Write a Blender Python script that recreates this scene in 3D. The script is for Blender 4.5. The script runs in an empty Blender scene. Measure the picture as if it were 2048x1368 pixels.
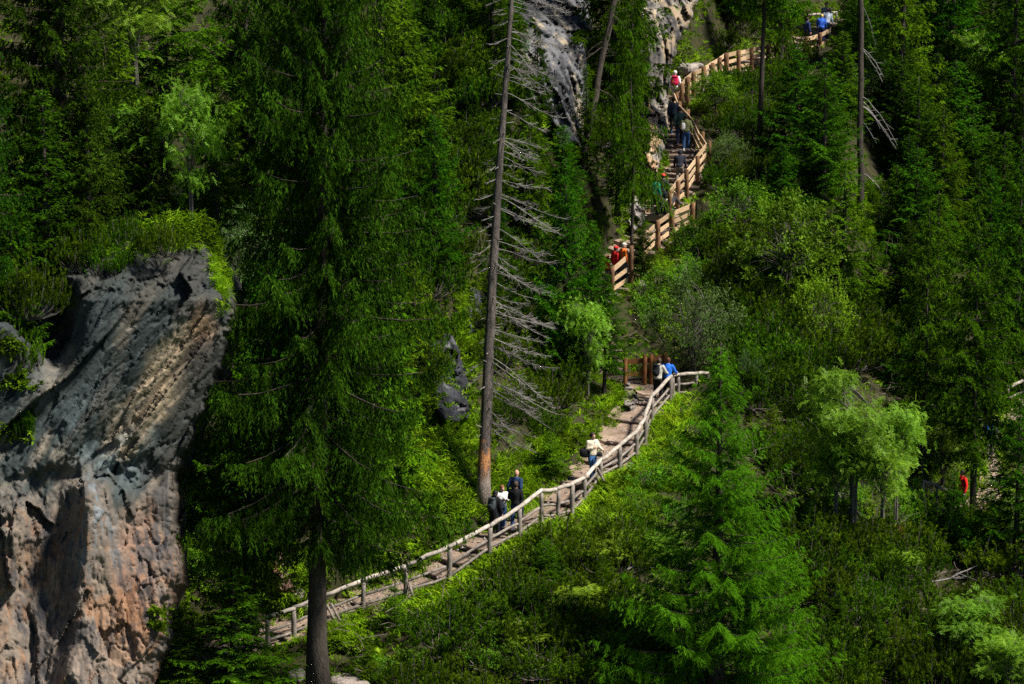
import bpy, math, random
import numpy as np
from mathutils import Vector, Matrix

# ------------------------------------------------------------------ camera
sc = bpy.context.scene
COL = sc.collection
W0, H0 = 2048.0, 1368.0
LENS = 100.0
F = LENS / 36.0 * W0
PITCH = math.radians(10.0)
CZ = 45.0
cam_d = bpy.data.cameras.new('camera')
cam_d.lens = LENS; cam_d.sensor_width = 36.0
cam_d.clip_start = 1.0; cam_d.clip_end = 6000.0
cam = bpy.data.objects.new('camera', cam_d); COL.objects.link(cam)
cam.location = (0, 0, CZ); cam.rotation_euler = (math.radians(90) - PITCH, 0, 0)
sc.camera = cam
# ------------------------------------------------------------------ light
TO_SUN = Vector((0.55, -0.22, 0.80)).normalized()
world = bpy.data.worlds.new('World'); sc.world = world; world.use_nodes = True
wn = world.node_tree; wn.nodes.clear()
sky = wn.nodes.new('ShaderNodeTexSky'); sky.sky_type = 'NISHITA'; sky.sun_disc = False
sky.altitude = 1600.0; sky.air_density = 0.8; sky.dust_density = 0.3
sky.sun_elevation = math.asin(TO_SUN.z); sky.sun_rotation = math.atan2(TO_SUN.x, TO_SUN.y)
bg = wn.nodes.new('ShaderNodeBackground'); bg.inputs[1].default_value = 0.05
wo = wn.nodes.new('ShaderNodeOutputWorld')
wn.links.new(sky.outputs[0], bg.inputs[0]); wn.links.new(bg.outputs[0], wo.inputs[0])
sl = bpy.data.lights.new('sun', 'SUN'); sl.energy = 5.0; sl.angle = math.radians(7.0); sl.color = (1.0, 0.93, 0.82)
sun = bpy.data.objects.new('sun', sl); COL.objects.link(sun)
sun.rotation_euler = TO_SUN.to_track_quat('Z', 'Y').to_euler(); sun.location = (60, 40, 120)
vs = sc.view_settings
vs.view_transform = 'Standard'; vs.look = 'None'; vs.exposure = 1.0; vs.gamma = 1.0; vs.use_curve_mapping = False
sc.cycles.max_bounces = 5; sc.cycles.diffuse_bounces = 1; sc.cycles.glossy_bounces = 1
sc.cycles.transmission_bounces = 3; sc.cycles.use_denoising = False

# ------------------------------------------------------------------ helpers
rs = np.random.RandomState(7)
random.seed(7)
cp, sp_ = math.cos(PITCH), math.sin(PITCH)

def P(px, py, D):
    """pixel of the 2048x1368 photo + distance along the lens axis -> world point"""
    a = (np.asarray(px, float) - W0 / 2) / F * D
    u = (H0 / 2 - np.asarray(py, float)) / F * D
    return np.stack([a, D * cp + u * sp_, CZ - D * sp_ + u * cp], -1)

def project(p):
    p = np.asarray(p, float)
    y, z = p[..., 1], p[..., 2] - CZ
    D = y * cp - z * sp_
    u = y * sp_ + z * cp
    return W0 / 2 + p[..., 0] / D * F, H0 / 2 - u / D * F, D

def hsh(ix, iy, iz):
    h = (ix * 374761393 + iy * 668265263 + iz * 2147483647 + 1013904223) & 0xFFFFFFFF
    h = ((h ^ (h >> 13)) * 1274126177) & 0xFFFFFFFF
    h = ((h ^ (h >> 16)) * 2246822519) & 0xFFFFFFFF
    return ((h ^ (h >> 15)) & 0xFFFFFF) / float(0xFFFFFF)

def vnoise(p):
    p = np.asarray(p, float)
    i = np.floor(p).astype(np.int64); f = p - i; f = f * f * (3 - 2 * f)
    r = 0
    for dx in (0, 1):
        for dy in (0, 1):
            for dz in (0, 1):
                w = (f[..., 0] if dx else 1 - f[..., 0]) * (f[..., 1] if dy else 1 - f[..., 1]) * (f[..., 2] if dz else 1 - f[..., 2])
                r = r + w * hsh(i[..., 0] + dx, i[..., 1] + dy, i[..., 2] + dz)
    return r

def fbm(p, oct=4, gain=0.5):
    p = np.asarray(p, float); a = 1.0; s = 0; t = 0
    for k in range(oct):
        s = s + a * vnoise(p * (2.03 ** k) + 17.3 * k); t += a; a *= gain
    return s / t

def sstep(a, b, x):
    t = np.clip((x - a) / (b - a), 0, 1)
    return t * t * (3 - 2 * t)

def mesh(name, V, Fc, attrs=None, smooth=False):
    V = np.asarray(V, np.float32).reshape(-1, 3)
    m = bpy.data.meshes.new(name)
    if isinstance(Fc, np.ndarray) and Fc.ndim == 2:
        n, k = Fc.shape
        m.vertices.add(len(V)); m.vertices.foreach_set('co', V.ravel())
        m.loops.add(n * k); m.loops.foreach_set('vertex_index', Fc.astype(np.int32).ravel())
        m.polygons.add(n)
        m.polygons.foreach_set('loop_start', np.arange(0, n * k, k, dtype=np.int32))
        m.update(calc_edges=True)
    else:
        m.from_pydata([tuple(v) for v in V.tolist()], [], [tuple(int(i) for i in f) for f in Fc])
    if attrs:
        for nm, (dom, typ, val) in attrs.items():
            a = m.attributes.new(nm, typ, dom)
            if typ == 'FLOAT':
                a.data.foreach_set('value', np.asarray(val, np.float32).ravel())
            else:
                v4 = np.ones((len(val), 4), np.float32); v4[:, :3] = val
                a.data.foreach_set('color', v4.ravel())
    if smooth:
        m.polygons.foreach_set('use_smooth', np.ones(len(m.polygons), bool))
    m.validate(verbose=False)
    return m

def obj(name, m, mat=None, parent=None, loc=None):
    o = bpy.data.objects.new(name, m); COL.objects.link(o)
    if mat is not None and m is not None and len(m.materials) == 0:
        m.materials.append(mat)
    if parent is not None: o.parent = parent
    if loc is not None: o.location = loc
    return o

def tag(o, label=None, cat=None, group=None, kind=None):
    if label: o['label'] = label
    if cat: o['category'] = cat
    if group: o['group'] = group
    if kind: o['kind'] = kind
    return o

def thing(name, label, cat, loc=(0, 0, 0), group=None):
    o = bpy.data.objects.new(name, None); COL.objects.link(o)
    o.location = tuple(float(v) for v in loc); o.empty_display_size = 0.3
    return tag(o, label, cat, group)

class MB:
    """collects vertices and faces of one mesh"""
    def __init__(s): s.v = []; s.f = []; s.n = 0; s.mi = []
    def add(s, V, Fc, mi=0):
        V = np.asarray(V, float); s.v.append(V)
        for f in Fc: s.f.append(tuple(int(i) + s.n for i in f)); s.mi.append(mi)
        s.n += len(V)
    def tube(s, pts, radii, n=8, caps=True, jitter=0, mi=0, ell=None):
        pts = np.asarray(pts, float); radii = np.atleast_1d(np.asarray(radii, float)) * np.ones(len(pts))
        k = len(pts); d = np.gradient(pts, axis=0)
        d /= np.linalg.norm(d, axis=1)[:, None] + 1e-9
        ref = np.array([0, 0, 1.0]) if abs(d[0][2]) < 0.9 else np.array([1.0, 0, 0])
        V = []
        ang = np.arange(n) / n * 2 * math.pi
        for i in range(k):
            a = np.cross(d[i], ref); a /= np.linalg.norm(a) + 1e-9
            b = np.cross(d[i], a)
            r = radii[i] * (1 + jitter * (np.random.RandomState(i * 7 + n + s.n).rand(n) - .5)) if jitter else radii[i] * np.ones(n)
            if ell is not None:
                V.append(pts[i] + np.stack([np.cos(ang) * ell[i][0], np.sin(ang) * ell[i][1], 0 * ang], 1))
            else:
                V.append(pts[i] + a * (np.cos(ang) * r)[:, None] + b * (np.sin(ang) * r)[:, None])
        V = np.concatenate(V)
        Fc = []
        for i in range(k - 1):
            for j in range(n):
                j2 = (j + 1) % n
                Fc.append((i * n + j, i * n + j2, (i + 1) * n + j2, (i + 1) * n + j))
        if caps:
            Fc.append(tuple(range(n))[::-1]); Fc.append(tuple((k - 1) * n + j for j in range(n)))
        s.add(V, Fc, mi)
    def box(s, a, b, w, h, mi=0, up=(0, 0, 1)):
        """a bar from a to b, w wide (sideways), h high"""
        a = np.asarray(a, float); b = np.asarray(b, float); d = b - a; d /= np.linalg.norm(d)
        sd = np.cross(d, up); sd /= np.linalg.norm(sd) + 1e-9; u = np.cross(sd, d)
        V = [e + sd * sx * w / 2 + u * sz * h / 2 for e in (a, b) for sx, sz in ((-1, -1), (1, -1), (1, 1), (-1, 1))]
        s.add(V, [(0, 3, 2, 1), (4, 5, 6, 7), (0, 1, 5, 4), (1, 2, 6, 5), (2, 3, 7, 6), (3, 0, 4, 7)], mi)
    def sell(s, c, r, e=0.6, n=14, m=9, mi=0, rot=None, noise=0, seed=0):
        """super-ellipsoid"""
        th = np.linspace(-math.pi / 2, math.pi / 2, m); ph = np.arange(n) / n * 2 * math.pi
        pw = lambda x: np.sign(x) * np.abs(x) ** e
        T, Q = np.meshgrid(th, ph, indexing='ij')
        V = np.stack([pw(np.cos(T)) * pw(np.cos(Q)) * r[0], pw(np.cos(T)) * pw(np.sin(Q)) * r[1], pw(np.sin(T)) * r[2]], -1).reshape(-1, 3)
        if noise:
            V = V * (1 + noise * (fbm(V / np.mean(r) * 1.3 + seed, 4)[:, None] - .5) * 2)
        if rot is not None: V = V @ np.array(rot).T
        V = V + np.asarray(c, float)
        Fc = [(i * n + j, i * n + (j + 1) % n, (i + 1) * n + (j + 1) % n, (i + 1) * n + j) for i in range(m - 1) for j in range(n)]
        s.add(V, Fc, mi)
    def build(s, name, mats, parent=None, smooth=True, loc=None):
        V = np.concatenate(s.v)
        if loc is not None: V = V - np.asarray(loc, float)
        m = mesh(name, V, s.f, smooth=smooth)
        mats = mats if isinstance(mats, (list, tuple)) else [mats]
        for t in mats: m.materials.append(t)
        if len(mats) > 1 and len(m.polygons) == len(s.mi): m.polygons.foreach_set('material_index', np.array(s.mi, np.int32))
        return obj(name, m, None, parent)

# ------------------------------------------------------------------ materials
def nmat(name):
    m = bpy.data.materials.new(name); m.use_nodes = True
    nt = m.node_tree; nt.nodes.clear()
    return m, nt, nt.nodes, nt.links

def nod(N, t, **kw):
    n = N.new(t)
    for k, v in kw.items():
        if k == 'inp':
            for i, x in v.items(): n.inputs[i].default_value = x
        else: setattr(n, k, v)
    return n

def ramp(N, cols):
    r = N.new('ShaderNodeValToRGB'); el = r.color_ramp.elements
    while len(el) > len(cols): el.remove(el[-1])
    while len(el) < len(cols): el.new(0.5)
    for e, (p, c) in zip(el, cols): e.position = p; e.color = (*c, 1)
    return r

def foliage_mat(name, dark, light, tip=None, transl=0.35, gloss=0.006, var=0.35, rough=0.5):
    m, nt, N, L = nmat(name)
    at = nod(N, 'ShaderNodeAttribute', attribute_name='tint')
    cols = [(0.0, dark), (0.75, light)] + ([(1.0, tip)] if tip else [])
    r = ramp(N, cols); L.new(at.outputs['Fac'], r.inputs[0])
    oi = nod(N, 'ShaderNodeObjectInfo')
    geo = nod(N, 'ShaderNodeNewGeometry')
    nz = nod(N, 'ShaderNodeTexNoise', inp={'Scale': 0.9, 'Detail': 2.0})
    L.new(geo.outputs['Position'], nz.inputs['Vector'])
    mr = nod(N, 'ShaderNodeMapRange', inp={1: 0.3, 2: 0.7, 3: 1 - var, 4: 1 + var}); L.new(nz.outputs[0], mr.inputs[0])
    mr2 = nod(N, 'ShaderNodeMapRange', inp={1: 0, 2: 1, 3: 0.75, 4: 1.25}); L.new(oi.outputs['Random'], mr2.inputs[0])
    mu = nod(N, 'ShaderNodeMath', operation='MULTIPLY'); L.new(mr.outputs[0], mu.inputs[0]); L.new(mr2.outputs[0], mu.inputs[1])
    mr3 = nod(N, 'ShaderNodeMapRange', inp={1: 0, 2: 1, 3: 0.470, 4: 0.507})
    nz2 = nod(N, 'ShaderNodeMath', operation='FRACT'); m7 = nod(N, 'ShaderNodeMath', operation='MULTIPLY', inp={1: 7.31})
    L.new(oi.outputs['Random'], m7.inputs[0]); L.new(m7.outputs[0], nz2.inputs[0]); L.new(nz2.outputs[0], mr3.inputs[0])
    hs = nod(N, 'ShaderNodeHueSaturation'); L.new(r.outputs[0], hs.inputs['Color']); L.new(mu.outputs[0], hs.inputs['Value']); L.new(mr3.outputs[0], hs.inputs['Hue'])
    d = nod(N, 'ShaderNodeBsdfDiffuse'); t = nod(N, 'ShaderNodeBsdfTranslucent'); L.new(hs.outputs[0], d.inputs[0]); L.new(hs.outputs[0], t.inputs[0])
    mx = nod(N, 'ShaderNodeMixShader', inp={0: transl}); L.new(d.outputs[0], mx.inputs[1]); L.new(t.outputs[0], mx.inputs[2])
    g = nod(N, 'ShaderNodeBsdfGlossy', inp={'Roughness': rough, 'Color': (1, 1, 1, 1)})
    mx2 = nod(N, 'ShaderNodeMixShader', inp={0: gloss}); L.new(mx.outputs[0], mx2.inputs[1]); L.new(g.outputs[0], mx2.inputs[2])
    o = nod(N, 'ShaderNodeOutputMaterial'); L.new(mx2.outputs[0], o.inputs[0])
    return m

def rough_mat(name, c1, c2, scale=6.0, stretch=(1, 1, 1), c3=None, bump=0.3, rough=0.9, obj_var=0.15, detail=6.0, bscale=None, bdist=0.02):
    m, nt, N, L = nmat(name)
    tc = nod(N, 'ShaderNodeTexCoord'); mp = nod(N, 'ShaderNodeMapping'); mp.inputs['Scale'].default_value = stretch
    L.new(tc.outputs['Object'], mp.inputs[0])
    nz = nod(N, 'ShaderNodeTexNoise', inp={'Scale': scale, 'Detail': detail, 'Roughness': 0.65}); L.new(mp.outputs[0], nz.inputs['Vector'])
    r = ramp(N, [(0.32, c1), (0.66, c2)] + ([(0.8, c3)] if c3 else [])); L.new(nz.outputs[0], r.inputs[0])
    oi = nod(N, 'ShaderNodeObjectInfo')
    mr = nod(N, 'ShaderNodeMapRange', inp={1: 0, 2: 1, 3: 1 - obj_var, 4: 1 + obj_var}); L.new(oi.outputs['Random'], mr.inputs[0])
    hs = nod(N, 'ShaderNodeHueSaturation'); L.new(r.outputs[0], hs.inputs['Color']); L.new(mr.outputs[0], hs.inputs['Value'])
    b = nod(N, 'ShaderNodeBsdfPrincipled', inp={'Roughness': rough, 'Specular IOR Level': 0.2}); L.new(hs.outputs[0], b.inputs['Base Color'])
    if bump:
        nb = nod(N, 'ShaderNodeTexNoise', inp={'Scale': bscale or scale * 2.5, 'Detail': 5.0}); L.new(mp.outputs[0], nb.inputs['Vector'])
        bp = nod(N, 'ShaderNodeBump', inp={'Strength': bump, 'Distance': bdist}); L.new(nb.outputs[0], bp.inputs['Height']); L.new(bp.outputs[0], b.inputs['Normal'])
    o = nod(N, 'ShaderNodeOutputMaterial'); L.new(b.outputs[0], o.inputs[0])
    return m

def rock_mat(name):
    """rock: colour comes from a vertex colour (stains, ore, calcite, painted cliff shade), broken up by noise"""
    m, nt, N, L = nmat(name)
    at = nod(N, 'ShaderNodeAttribute', attribute_name='stone')
    tc = nod(N, 'ShaderNodeTexCoord')
    n1 = nod(N, 'ShaderNodeTexNoise', inp={'Scale': 4.0, 'Detail': 10.0, 'Roughness': 0.75}); L.new(tc.outputs['Object'], n1.inputs['Vector'])
    r1 = ramp(N, [(0.25, (0.35, 0.35, 0.37)), (0.5, (0.95, 0.93, 0.9)), (0.75, (1.6, 1.5, 1.4))]); L.new(n1.outputs[0], r1.inputs[0])
    mx = nod(N, 'ShaderNodeMix', data_type='RGBA', blend_type='MULTIPLY'); mx.inputs[0].default_value = 1.0
    L.new(at.outputs['Color'], mx.inputs[6]); L.new(r1.outputs[0], mx.inputs[7])
    b = nod(N, 'ShaderNodeBsdfPrincipled', inp={'Roughness': 0.85, 'Specular IOR Level': 0.25}); L.new(mx.outputs[2], b.inputs['Base Color'])
    n2 = nod(N, 'ShaderNodeTexNoise', inp={'Scale': 22.0, 'Detail': 8.0, 'Roughness': 0.7}); L.new(tc.outputs['Object'], n2.inputs['Vector'])
    bp = nod(N, 'ShaderNodeBump', inp={'Strength': 1.0, 'Distance': 0.02}); L.new(n2.outputs[0], bp.inputs['Height']); L.new(bp.outputs[0], b.inputs['Normal'])
    o = nod(N, 'ShaderNodeOutputMaterial'); L.new(b.outputs[0], o.inputs[0])
    return m

def cloth_mat(name, c, rough=0.85):
    k = 'cloth_' + name
    if k in bpy.data.materials: return bpy.data.materials[k]
    return rough_mat(k, tuple(x * 0.75 for x in c), tuple(min(1, x * 1.15) for x in c), 9, bump=0.5, rough=rough, obj_var=0.05, bdist=0.02)

M = dict(
    spruce=foliage_mat('spruce_needles', (0.006, 0.028, 0.0015), (0.038, 0.125, 0.004), (0.14, 0.28, 0.008), 0.3, gloss=0.0),
    spruce2=foliage_mat('spruce_needles_light', (0.016, 0.052, 0.002), (0.075, 0.175, 0.005), (0.21, 0.35, 0.010), 0.3, gloss=0.0),
    spruce3=foliage_mat('spruce_needles_dark', (0.004, 0.018, 0.0015), (0.024, 0.070, 0.004), (0.085, 0.18, 0.007), 0.25, gloss=0.0, var=.5),
    larch=foliage_mat('larch_needles', (0.028, 0.100, 0.004), (0.090, 0.240, 0.008), (0.18, 0.37, 0.016), 0.5, gloss=0.0, var=0.25),
    pine=foliage_mat('dwarf_pine_needles', (0.010, 0.036, 0.002), (0.060, 0.145, 0.005), (0.20, 0.31, 0.015), 0.25, gloss=0.0, var=.55),
    rowan=foliage_mat('rowan_leaves', (0.060, 0.160, 0.007), (0.16, 0.34, 0.018), (0.33, 0.52, 0.055), 0.4, gloss=0.01, var=0.25),
    willow=foliage_mat('willow_leaves', (0.030, 0.085, 0.015), (0.085, 0.190, 0.045), (0.17, 0.29, 0.09), 0.35, gloss=0.008),
    alder=foliage_mat('alder_leaves', (0.030, 0.100, 0.004), (0.105, 0.270, 0.010), (0.25, 0.46, 0.025), 0.4, gloss=0.005),
    grass=foliage_mat('grass_blades', (0.042, 0.098, 0.003), (0.155, 0.310, 0.008), (0.32, 0.47, 0.02), 0.4, gloss=0.0, var=0.5),
    cover=foliage_mat('low_leaves', (0.010, 0.038, 0.002), (0.070, 0.175, 0.006), (0.17, 0.32, 0.02), 0.35, gloss=0.0, var=0.55),
    lichen=foliage_mat('beard_lichen', (0.06, 0.065, 0.03), (0.14, 0.14, 0.07), None, 0.4),
    rust=foliage_mat('dead_red_needles', (0.10, 0.03, 0.012), (0.22, 0.06, 0.02), None, 0.3),
    bark=rough_mat('spruce_bark', (0.020, 0.017, 0.014), (0.075, 0.062, 0.05), 5, (3, 3, 0.7), (0.16, 0.13, 0.11), 0.9, bdist=0.05),
    bark_grey=rough_mat('grey_bark', (0.05, 0.046, 0.04), (0.14, 0.125, 0.11), 5, (3, 3, 0.8), (0.24, 0.21, 0.19), 0.8, bdist=0.04),
    deadwood=rough_mat('silver_deadwood', (0.08, 0.074, 0.07), (0.25, 0.235, 0.225), 8, (1, 1, 1), None, 0.2, obj_var=0.25),
    greylog=rough_mat('weathered_log', (0.09, 0.078, 0.068), (0.24, 0.21, 0.185), 7, (1, 1, 1), (0.5, 0.44, 0.38), 0.4, obj_var=0.15),
    palelog=rough_mat('pale_handrail_log', (0.22, 0.19, 0.16), (0.46, 0.41, 0.36), 5, (1, 1, 1), (0.60, 0.54, 0.48), 0.5, obj_var=0.2, bdist=.03),
    board=rough_mat('new_larch_board', (0.30, 0.20, 0.115), (0.50, 0.36, 0.225), 6, (1, 1, 5), (0.62, 0.48, 0.33), 0.2, obj_var=0.25),
    newpost=rough_mat('new_larch_post', (0.06, 0.032, 0.018), (0.20, 0.11, 0.055), 5, (2, 2, 0.8), (0.36, 0.22, 0.12), 0.4, obj_var=0.2),
    brownwood=rough_mat('brown_timber', (0.12, 0.05, 0.02), (0.26, 0.11, 0.04), 5, (1, 1, 1), None, 0.3, obj_var=0.15),
    steplog=rough_mat('step_log', (0.07, 0.05, 0.042), (0.17, 0.13, 0.11), 7, (1, 1, 1), (0.25, 0.2, 0.17), 0.5, obj_var=0.2),
    dirt=rough_mat('trodden_earth', (0.13, 0.092, 0.068), (0.29, 0.215, 0.165), 1.6, (1, 1, 1), (0.42, 0.35, 0.30), 0.9, bscale=11, bdist=0.05),
    soil=rough_mat('mossy_soil', (0.016, 0.014, 0.008), (0.040, 0.040, 0.012), 1.1, (1, 1, 1), (0.09, 0.065, 0.04), 0.9, bdist=0.15),
    rock=rock_mat('cliff_stone'),
    drytwig=rough_mat('dry_twig', (0.07, 0.055, 0.045), (0.20, 0.165, 0.14), 3, obj_var=0, bump=0),
    stone=rough_mat('grey_stone', (0.14, 0.12, 0.11), (0.32, 0.28, 0.25), 4, (1, 1, 1), (0.45, 0.4, 0.36), 0.8, bdist=0.05),
    valley=rough_mat('valley_meadow', (0.03, 0.05, 0.01), (0.06, 0.1, 0.02), 0.05, bump=0),
    skin=rough_mat('skin', (0.40, 0.22, 0.15), (0.50, 0.29, 0.20), 8, bump=0.05, rough=0.55, obj_var=0.1),
    face=rough_mat('eyes_and_lips', (0.08, 0.03, 0.025), (0.12, 0.05, 0.04), 8, bump=0, rough=0.4),
)

# ------------------------------------------------------------------ trails (outer edges, seen pixel + distance) 
def dens(pts, step=0.25):
    pts = np.asarray(pts, float); out = [pts[0]]
    for a, b in zip(pts[:-1], pts[1:]):
        n = max(1, int(np.linalg.norm(b - a) / step))
        for k in range(1, n + 1): out.append(a + (b - a) * k / n)
    return np.array(out)

def smooth_line(p, it=6):
    p = p.copy()
    for _ in range(it): p[1:-1] = p[1:-1] * .5 + (p[:-2] + p[2:]) * .25
    return p

TRAILS = {
 'lower': ([(440,1330,95.0),(520,1296,96.2),(588,1271,97),(726,1219,97.6),(898,1166,98.6),(980,1104,99.8),(1040,1074,101),(1083,1042,102),(1144,1031,103),
            (1170,1004,104),(1203,954,105.2),(1240,939,106.3),(1273,912,107.6),(1290,883,109),(1304,845,111),(1341,797,113.3),(1352,784,114.6)], 1.5),
 'bend': ([(1356,790,114.2),(1346,776,115.6),(1296,770,116.6),(1245,735,117.6),(1212,660,119),(1206,610,120.4)], 1.3),
 'landing': ([(1200,620,120.2),(1215,602,120.6),(1263,569,122),(1317,492,124.4),(1345,473,125.4),(1389,450,126.9)], 1.9),
 'stairs': ([(1347,432,126.9),(1357,412,127.7),(1375,398,128.4),(1395,363,130),(1416,338,131.3),(1404,308,133),(1390,281,134.6),(1370,256,136.2),(1361,238,137.6),
             (1368,218,138.7),(1376,207,139.2),(1389,193,140),(1410,180,140.9),(1424,169,141.6),(1442,159,142.3),(1454,149,143.2),(1479,142,144.6),(1502,136,146),
             (1560,116,149.5),(1625,94,152),(1690,64,155),(1760,30,159)], 1.75),
 'right': ([(1885,1040,111.2),(1960,1036,112.8),(1996,1005,114.2),(2000,955,116.4),(1994,900,118.8),(2006,860,120.6),(2090,790,124)], 0.45),
}
TR = {}
for k, (pts, wid) in TRAILS.items():
    o = np.array([P(*p) for p in pts])
    o = smooth_line(dens(o, 0.3), 5)
    d = np.gradient(o, axis=0)[:, :2]
    for _ in range(8): d[1:-1] = d[1:-1] * .5 + (d[:-2] + d[2:]) * .25
    d /= np.linalg.norm(d, axis=1)[:, None]
    nrm = np.stack([-d[:, 1], d[:, 0], 0 * d[:, 0]], 1)
    s = np.concatenate([[0], np.cumsum(np.linalg.norm(np.diff(o[:, :2], axis=0), axis=1))])
    TR[k] = dict(o=o, n=nrm, d=d, s=s, w=wid, c=o + nrm * wid / 2, i=o + nrm * wid)

def path_info(x, y, z=None):
    """nearest trail centre sample: (horizontal distance, half width, z)"""
    best = None
    for t in TR.values():
        q = np.hypot(t['c'][:, 0] - x, t['c'][:, 1] - y)
        if z is not None: q = q + 0.35 * np.abs(t['c'][:, 2] - z)
        i = int(np.argmin(q))
        if best is None or q[i] < best[0]: best = (q[i], t['w'] / 2, t['c'][i, 2], t['d'][i])
    return best

# ------------------------------------------------------------------ hillside
ctrl = [(-300,1700,84),(300,1500,90.5),(650,1368,93),(1000,1368,94.5),(1400,1368,95.5),(1800,1368,98),(2400,1500,98),(1000,1800,86),(1700,1800,88),(2400,1800,90),
 (800,1275,95.8),(1040,1180,98.5),(1200,1100,101),(1300,1000,104),(1420,900,108.5),(1450,800,112),
 (650,1150,98.9),(800,1085,100.6),(900,1000,102.3),(950,900,104.7),(1000,800,107.3),(1150,870,107.8),(1200,800,112.2),(1230,740,118.2),
 (900,600,112),(900,300,117.5),(900,0,124),(650,600,109),(650,200,115),(400,900,101),(400,400,109),(200,0,117),(0,500,107),
 (1100,500,117.5),(1100,300,121.5),(1100,100,127),(1200,350,125),(1250,100,132),(1180,650,117),
 (1300,300,133.5),(1290,400,129.5),(1335,100,141),(1400,20,147),
 (1450,400,128.6),(1500,300,133.5),(1550,200,140),(1600,500,126),(1500,600,121),(1600,700,118),(1700,600,123),(1700,400,131),(1750,200,143),(1800,0,160),(2000,0,172),
 (2000,300,156),(1900,500,140),(2048,700,129),(1850,800,121),(1750,1000,109.5),(1900,920,116),(2048,1150,106.5),(1600,900,111.5),(1600,1100,104),
 (0,-350,134),(700,-350,136),(1300,-350,160),(2000,-350,205),(2500,0,182),(2500,700,135),(-400,700,101),(-400,0,118),(-400,1300,88),(2500,1100,112)]
for k, t in TR.items():
    for e in (t['o'], t['i']):
        for q in e[::5]:
            a, b, c = project(q); ctrl.append((a, b, c))
ctrl = np.array(ctrl, float)
uv = ctrl[:, :2] / 1000.0
K = np.linalg.norm(uv[:, None] - uv[None], axis=2) - 0.004 * np.eye(len(uv))
A = np.block([[K, np.ones((len(uv), 1)), uv], [np.ones((1, len(uv))), np.zeros((1, 3))], [uv.T, np.zeros((2, 3))]])
sol = np.linalg.lstsq(A, np.concatenate([ctrl[:, 2], np.zeros(3)]), rcond=None)[0]
GS = 9.0
gx = np.arange(-460, 2520, GS); gy = np.arange(-420, 1820, GS)
GX, GY = np.meshgrid(gx, gy)
q = np.stack([GX.ravel(), GY.ravel()], 1) / 1000
GD = np.zeros(len(q))
for i in range(0, len(q), 20000):
    kk = np.linalg.norm(q[i:i + 20000, None] - uv[None], axis=2)
    GD[i:i + 20000] = kk @ sol[:len(uv)] + sol[len(uv)] + q[i:i + 20000] @ sol[-2:]
GP = P(GX.ravel(), GY.ravel(), GD)
# distance to the trails, bumps away from them, and a bench cut under them
pd = np.full(len(GP), 1e9); pz = np.zeros(len(GP)); pw = np.ones(len(GP))
for t in TR.values():
    for c in t['c'][::1]:
        dd = np.hypot(GP[:, 0] - c[0], GP[:, 1] - c[1]); near = (dd < pd) & (np.abs(GP[:, 2] - c[2]) < 3.5)
        pd[near] = dd[near]; pz[near] = c[2]; pw[near] = t['w'] / 2
bump = (fbm(GP * 0.32, 4) - .5) * 2.2 + (fbm(GP * 1.3 + 9, 3) - .5) * 0.7
amp = sstep(0.2, 3.0, pd - pw)
GP2 = P(GX.ravel(), GY.ravel(), GD + bump * amp)
on = (pd < pw + 0.35) & (GP2[:, 2] > pz - 0.14) & (GP2[:, 2] < pz + 1.0)
GP2[on, 2] = pz[on] - 0.14
GPg = GP2.reshape(len(gy), len(gx), 3)
ny, nx = GX.shape
ii = np.arange(ny * nx).reshape(ny, nx)
hf = np.stack([ii[:-1, :-1], ii[1:, :-1], ii[1:, 1:], ii[:-1, 1:]], -1).reshape(-1, 4)
hill = obj('hillside', mesh('hillside', GP2, hf, smooth=True), M['soil']); tag(hill, 'steep mossy mountainside under the trees', None, None, 'structure')
nX = np.gradient(GPg, axis=1); nY = np.gradient(GPg, axis=0)
NRM = np.cross(nY, nX); NRM /= np.linalg.norm(NRM, axis=2)[..., None] + 1e-9
NRM[NRM[..., 1] > 0] *= -1

def ground(px, py, normals=False):
    fx = np.clip((np.asarray(px, float) - gx[0]) / GS, 0, nx - 1.001); fy = np.clip((np.asarray(py, float) - gy[0]) / GS, 0, ny - 1.001)
    i = np.floor(fx).astype(int); j = np.floor(fy).astype(int); a = (fx - i)[..., None]; b = (fy - j)[..., None]
    r = (GPg[j, i] * (1 - a) + GPg[j, i + 1] * a) * (1 - b) + (GPg[j + 1, i] * (1 - a) + GPg[j + 1, i + 1] * a) * b
    return (r, NRM[j, i]) if normals else r

vf = MB(); vf.add([(-3000, -3000, -2), (3000, -3000, -2), (3000, 3000, -2), (-3000, 3000, -2)], [(0, 1, 2, 3)])
tag(vf.build('valley_floor', M['valley'], smooth=False), kind='structure')

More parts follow.
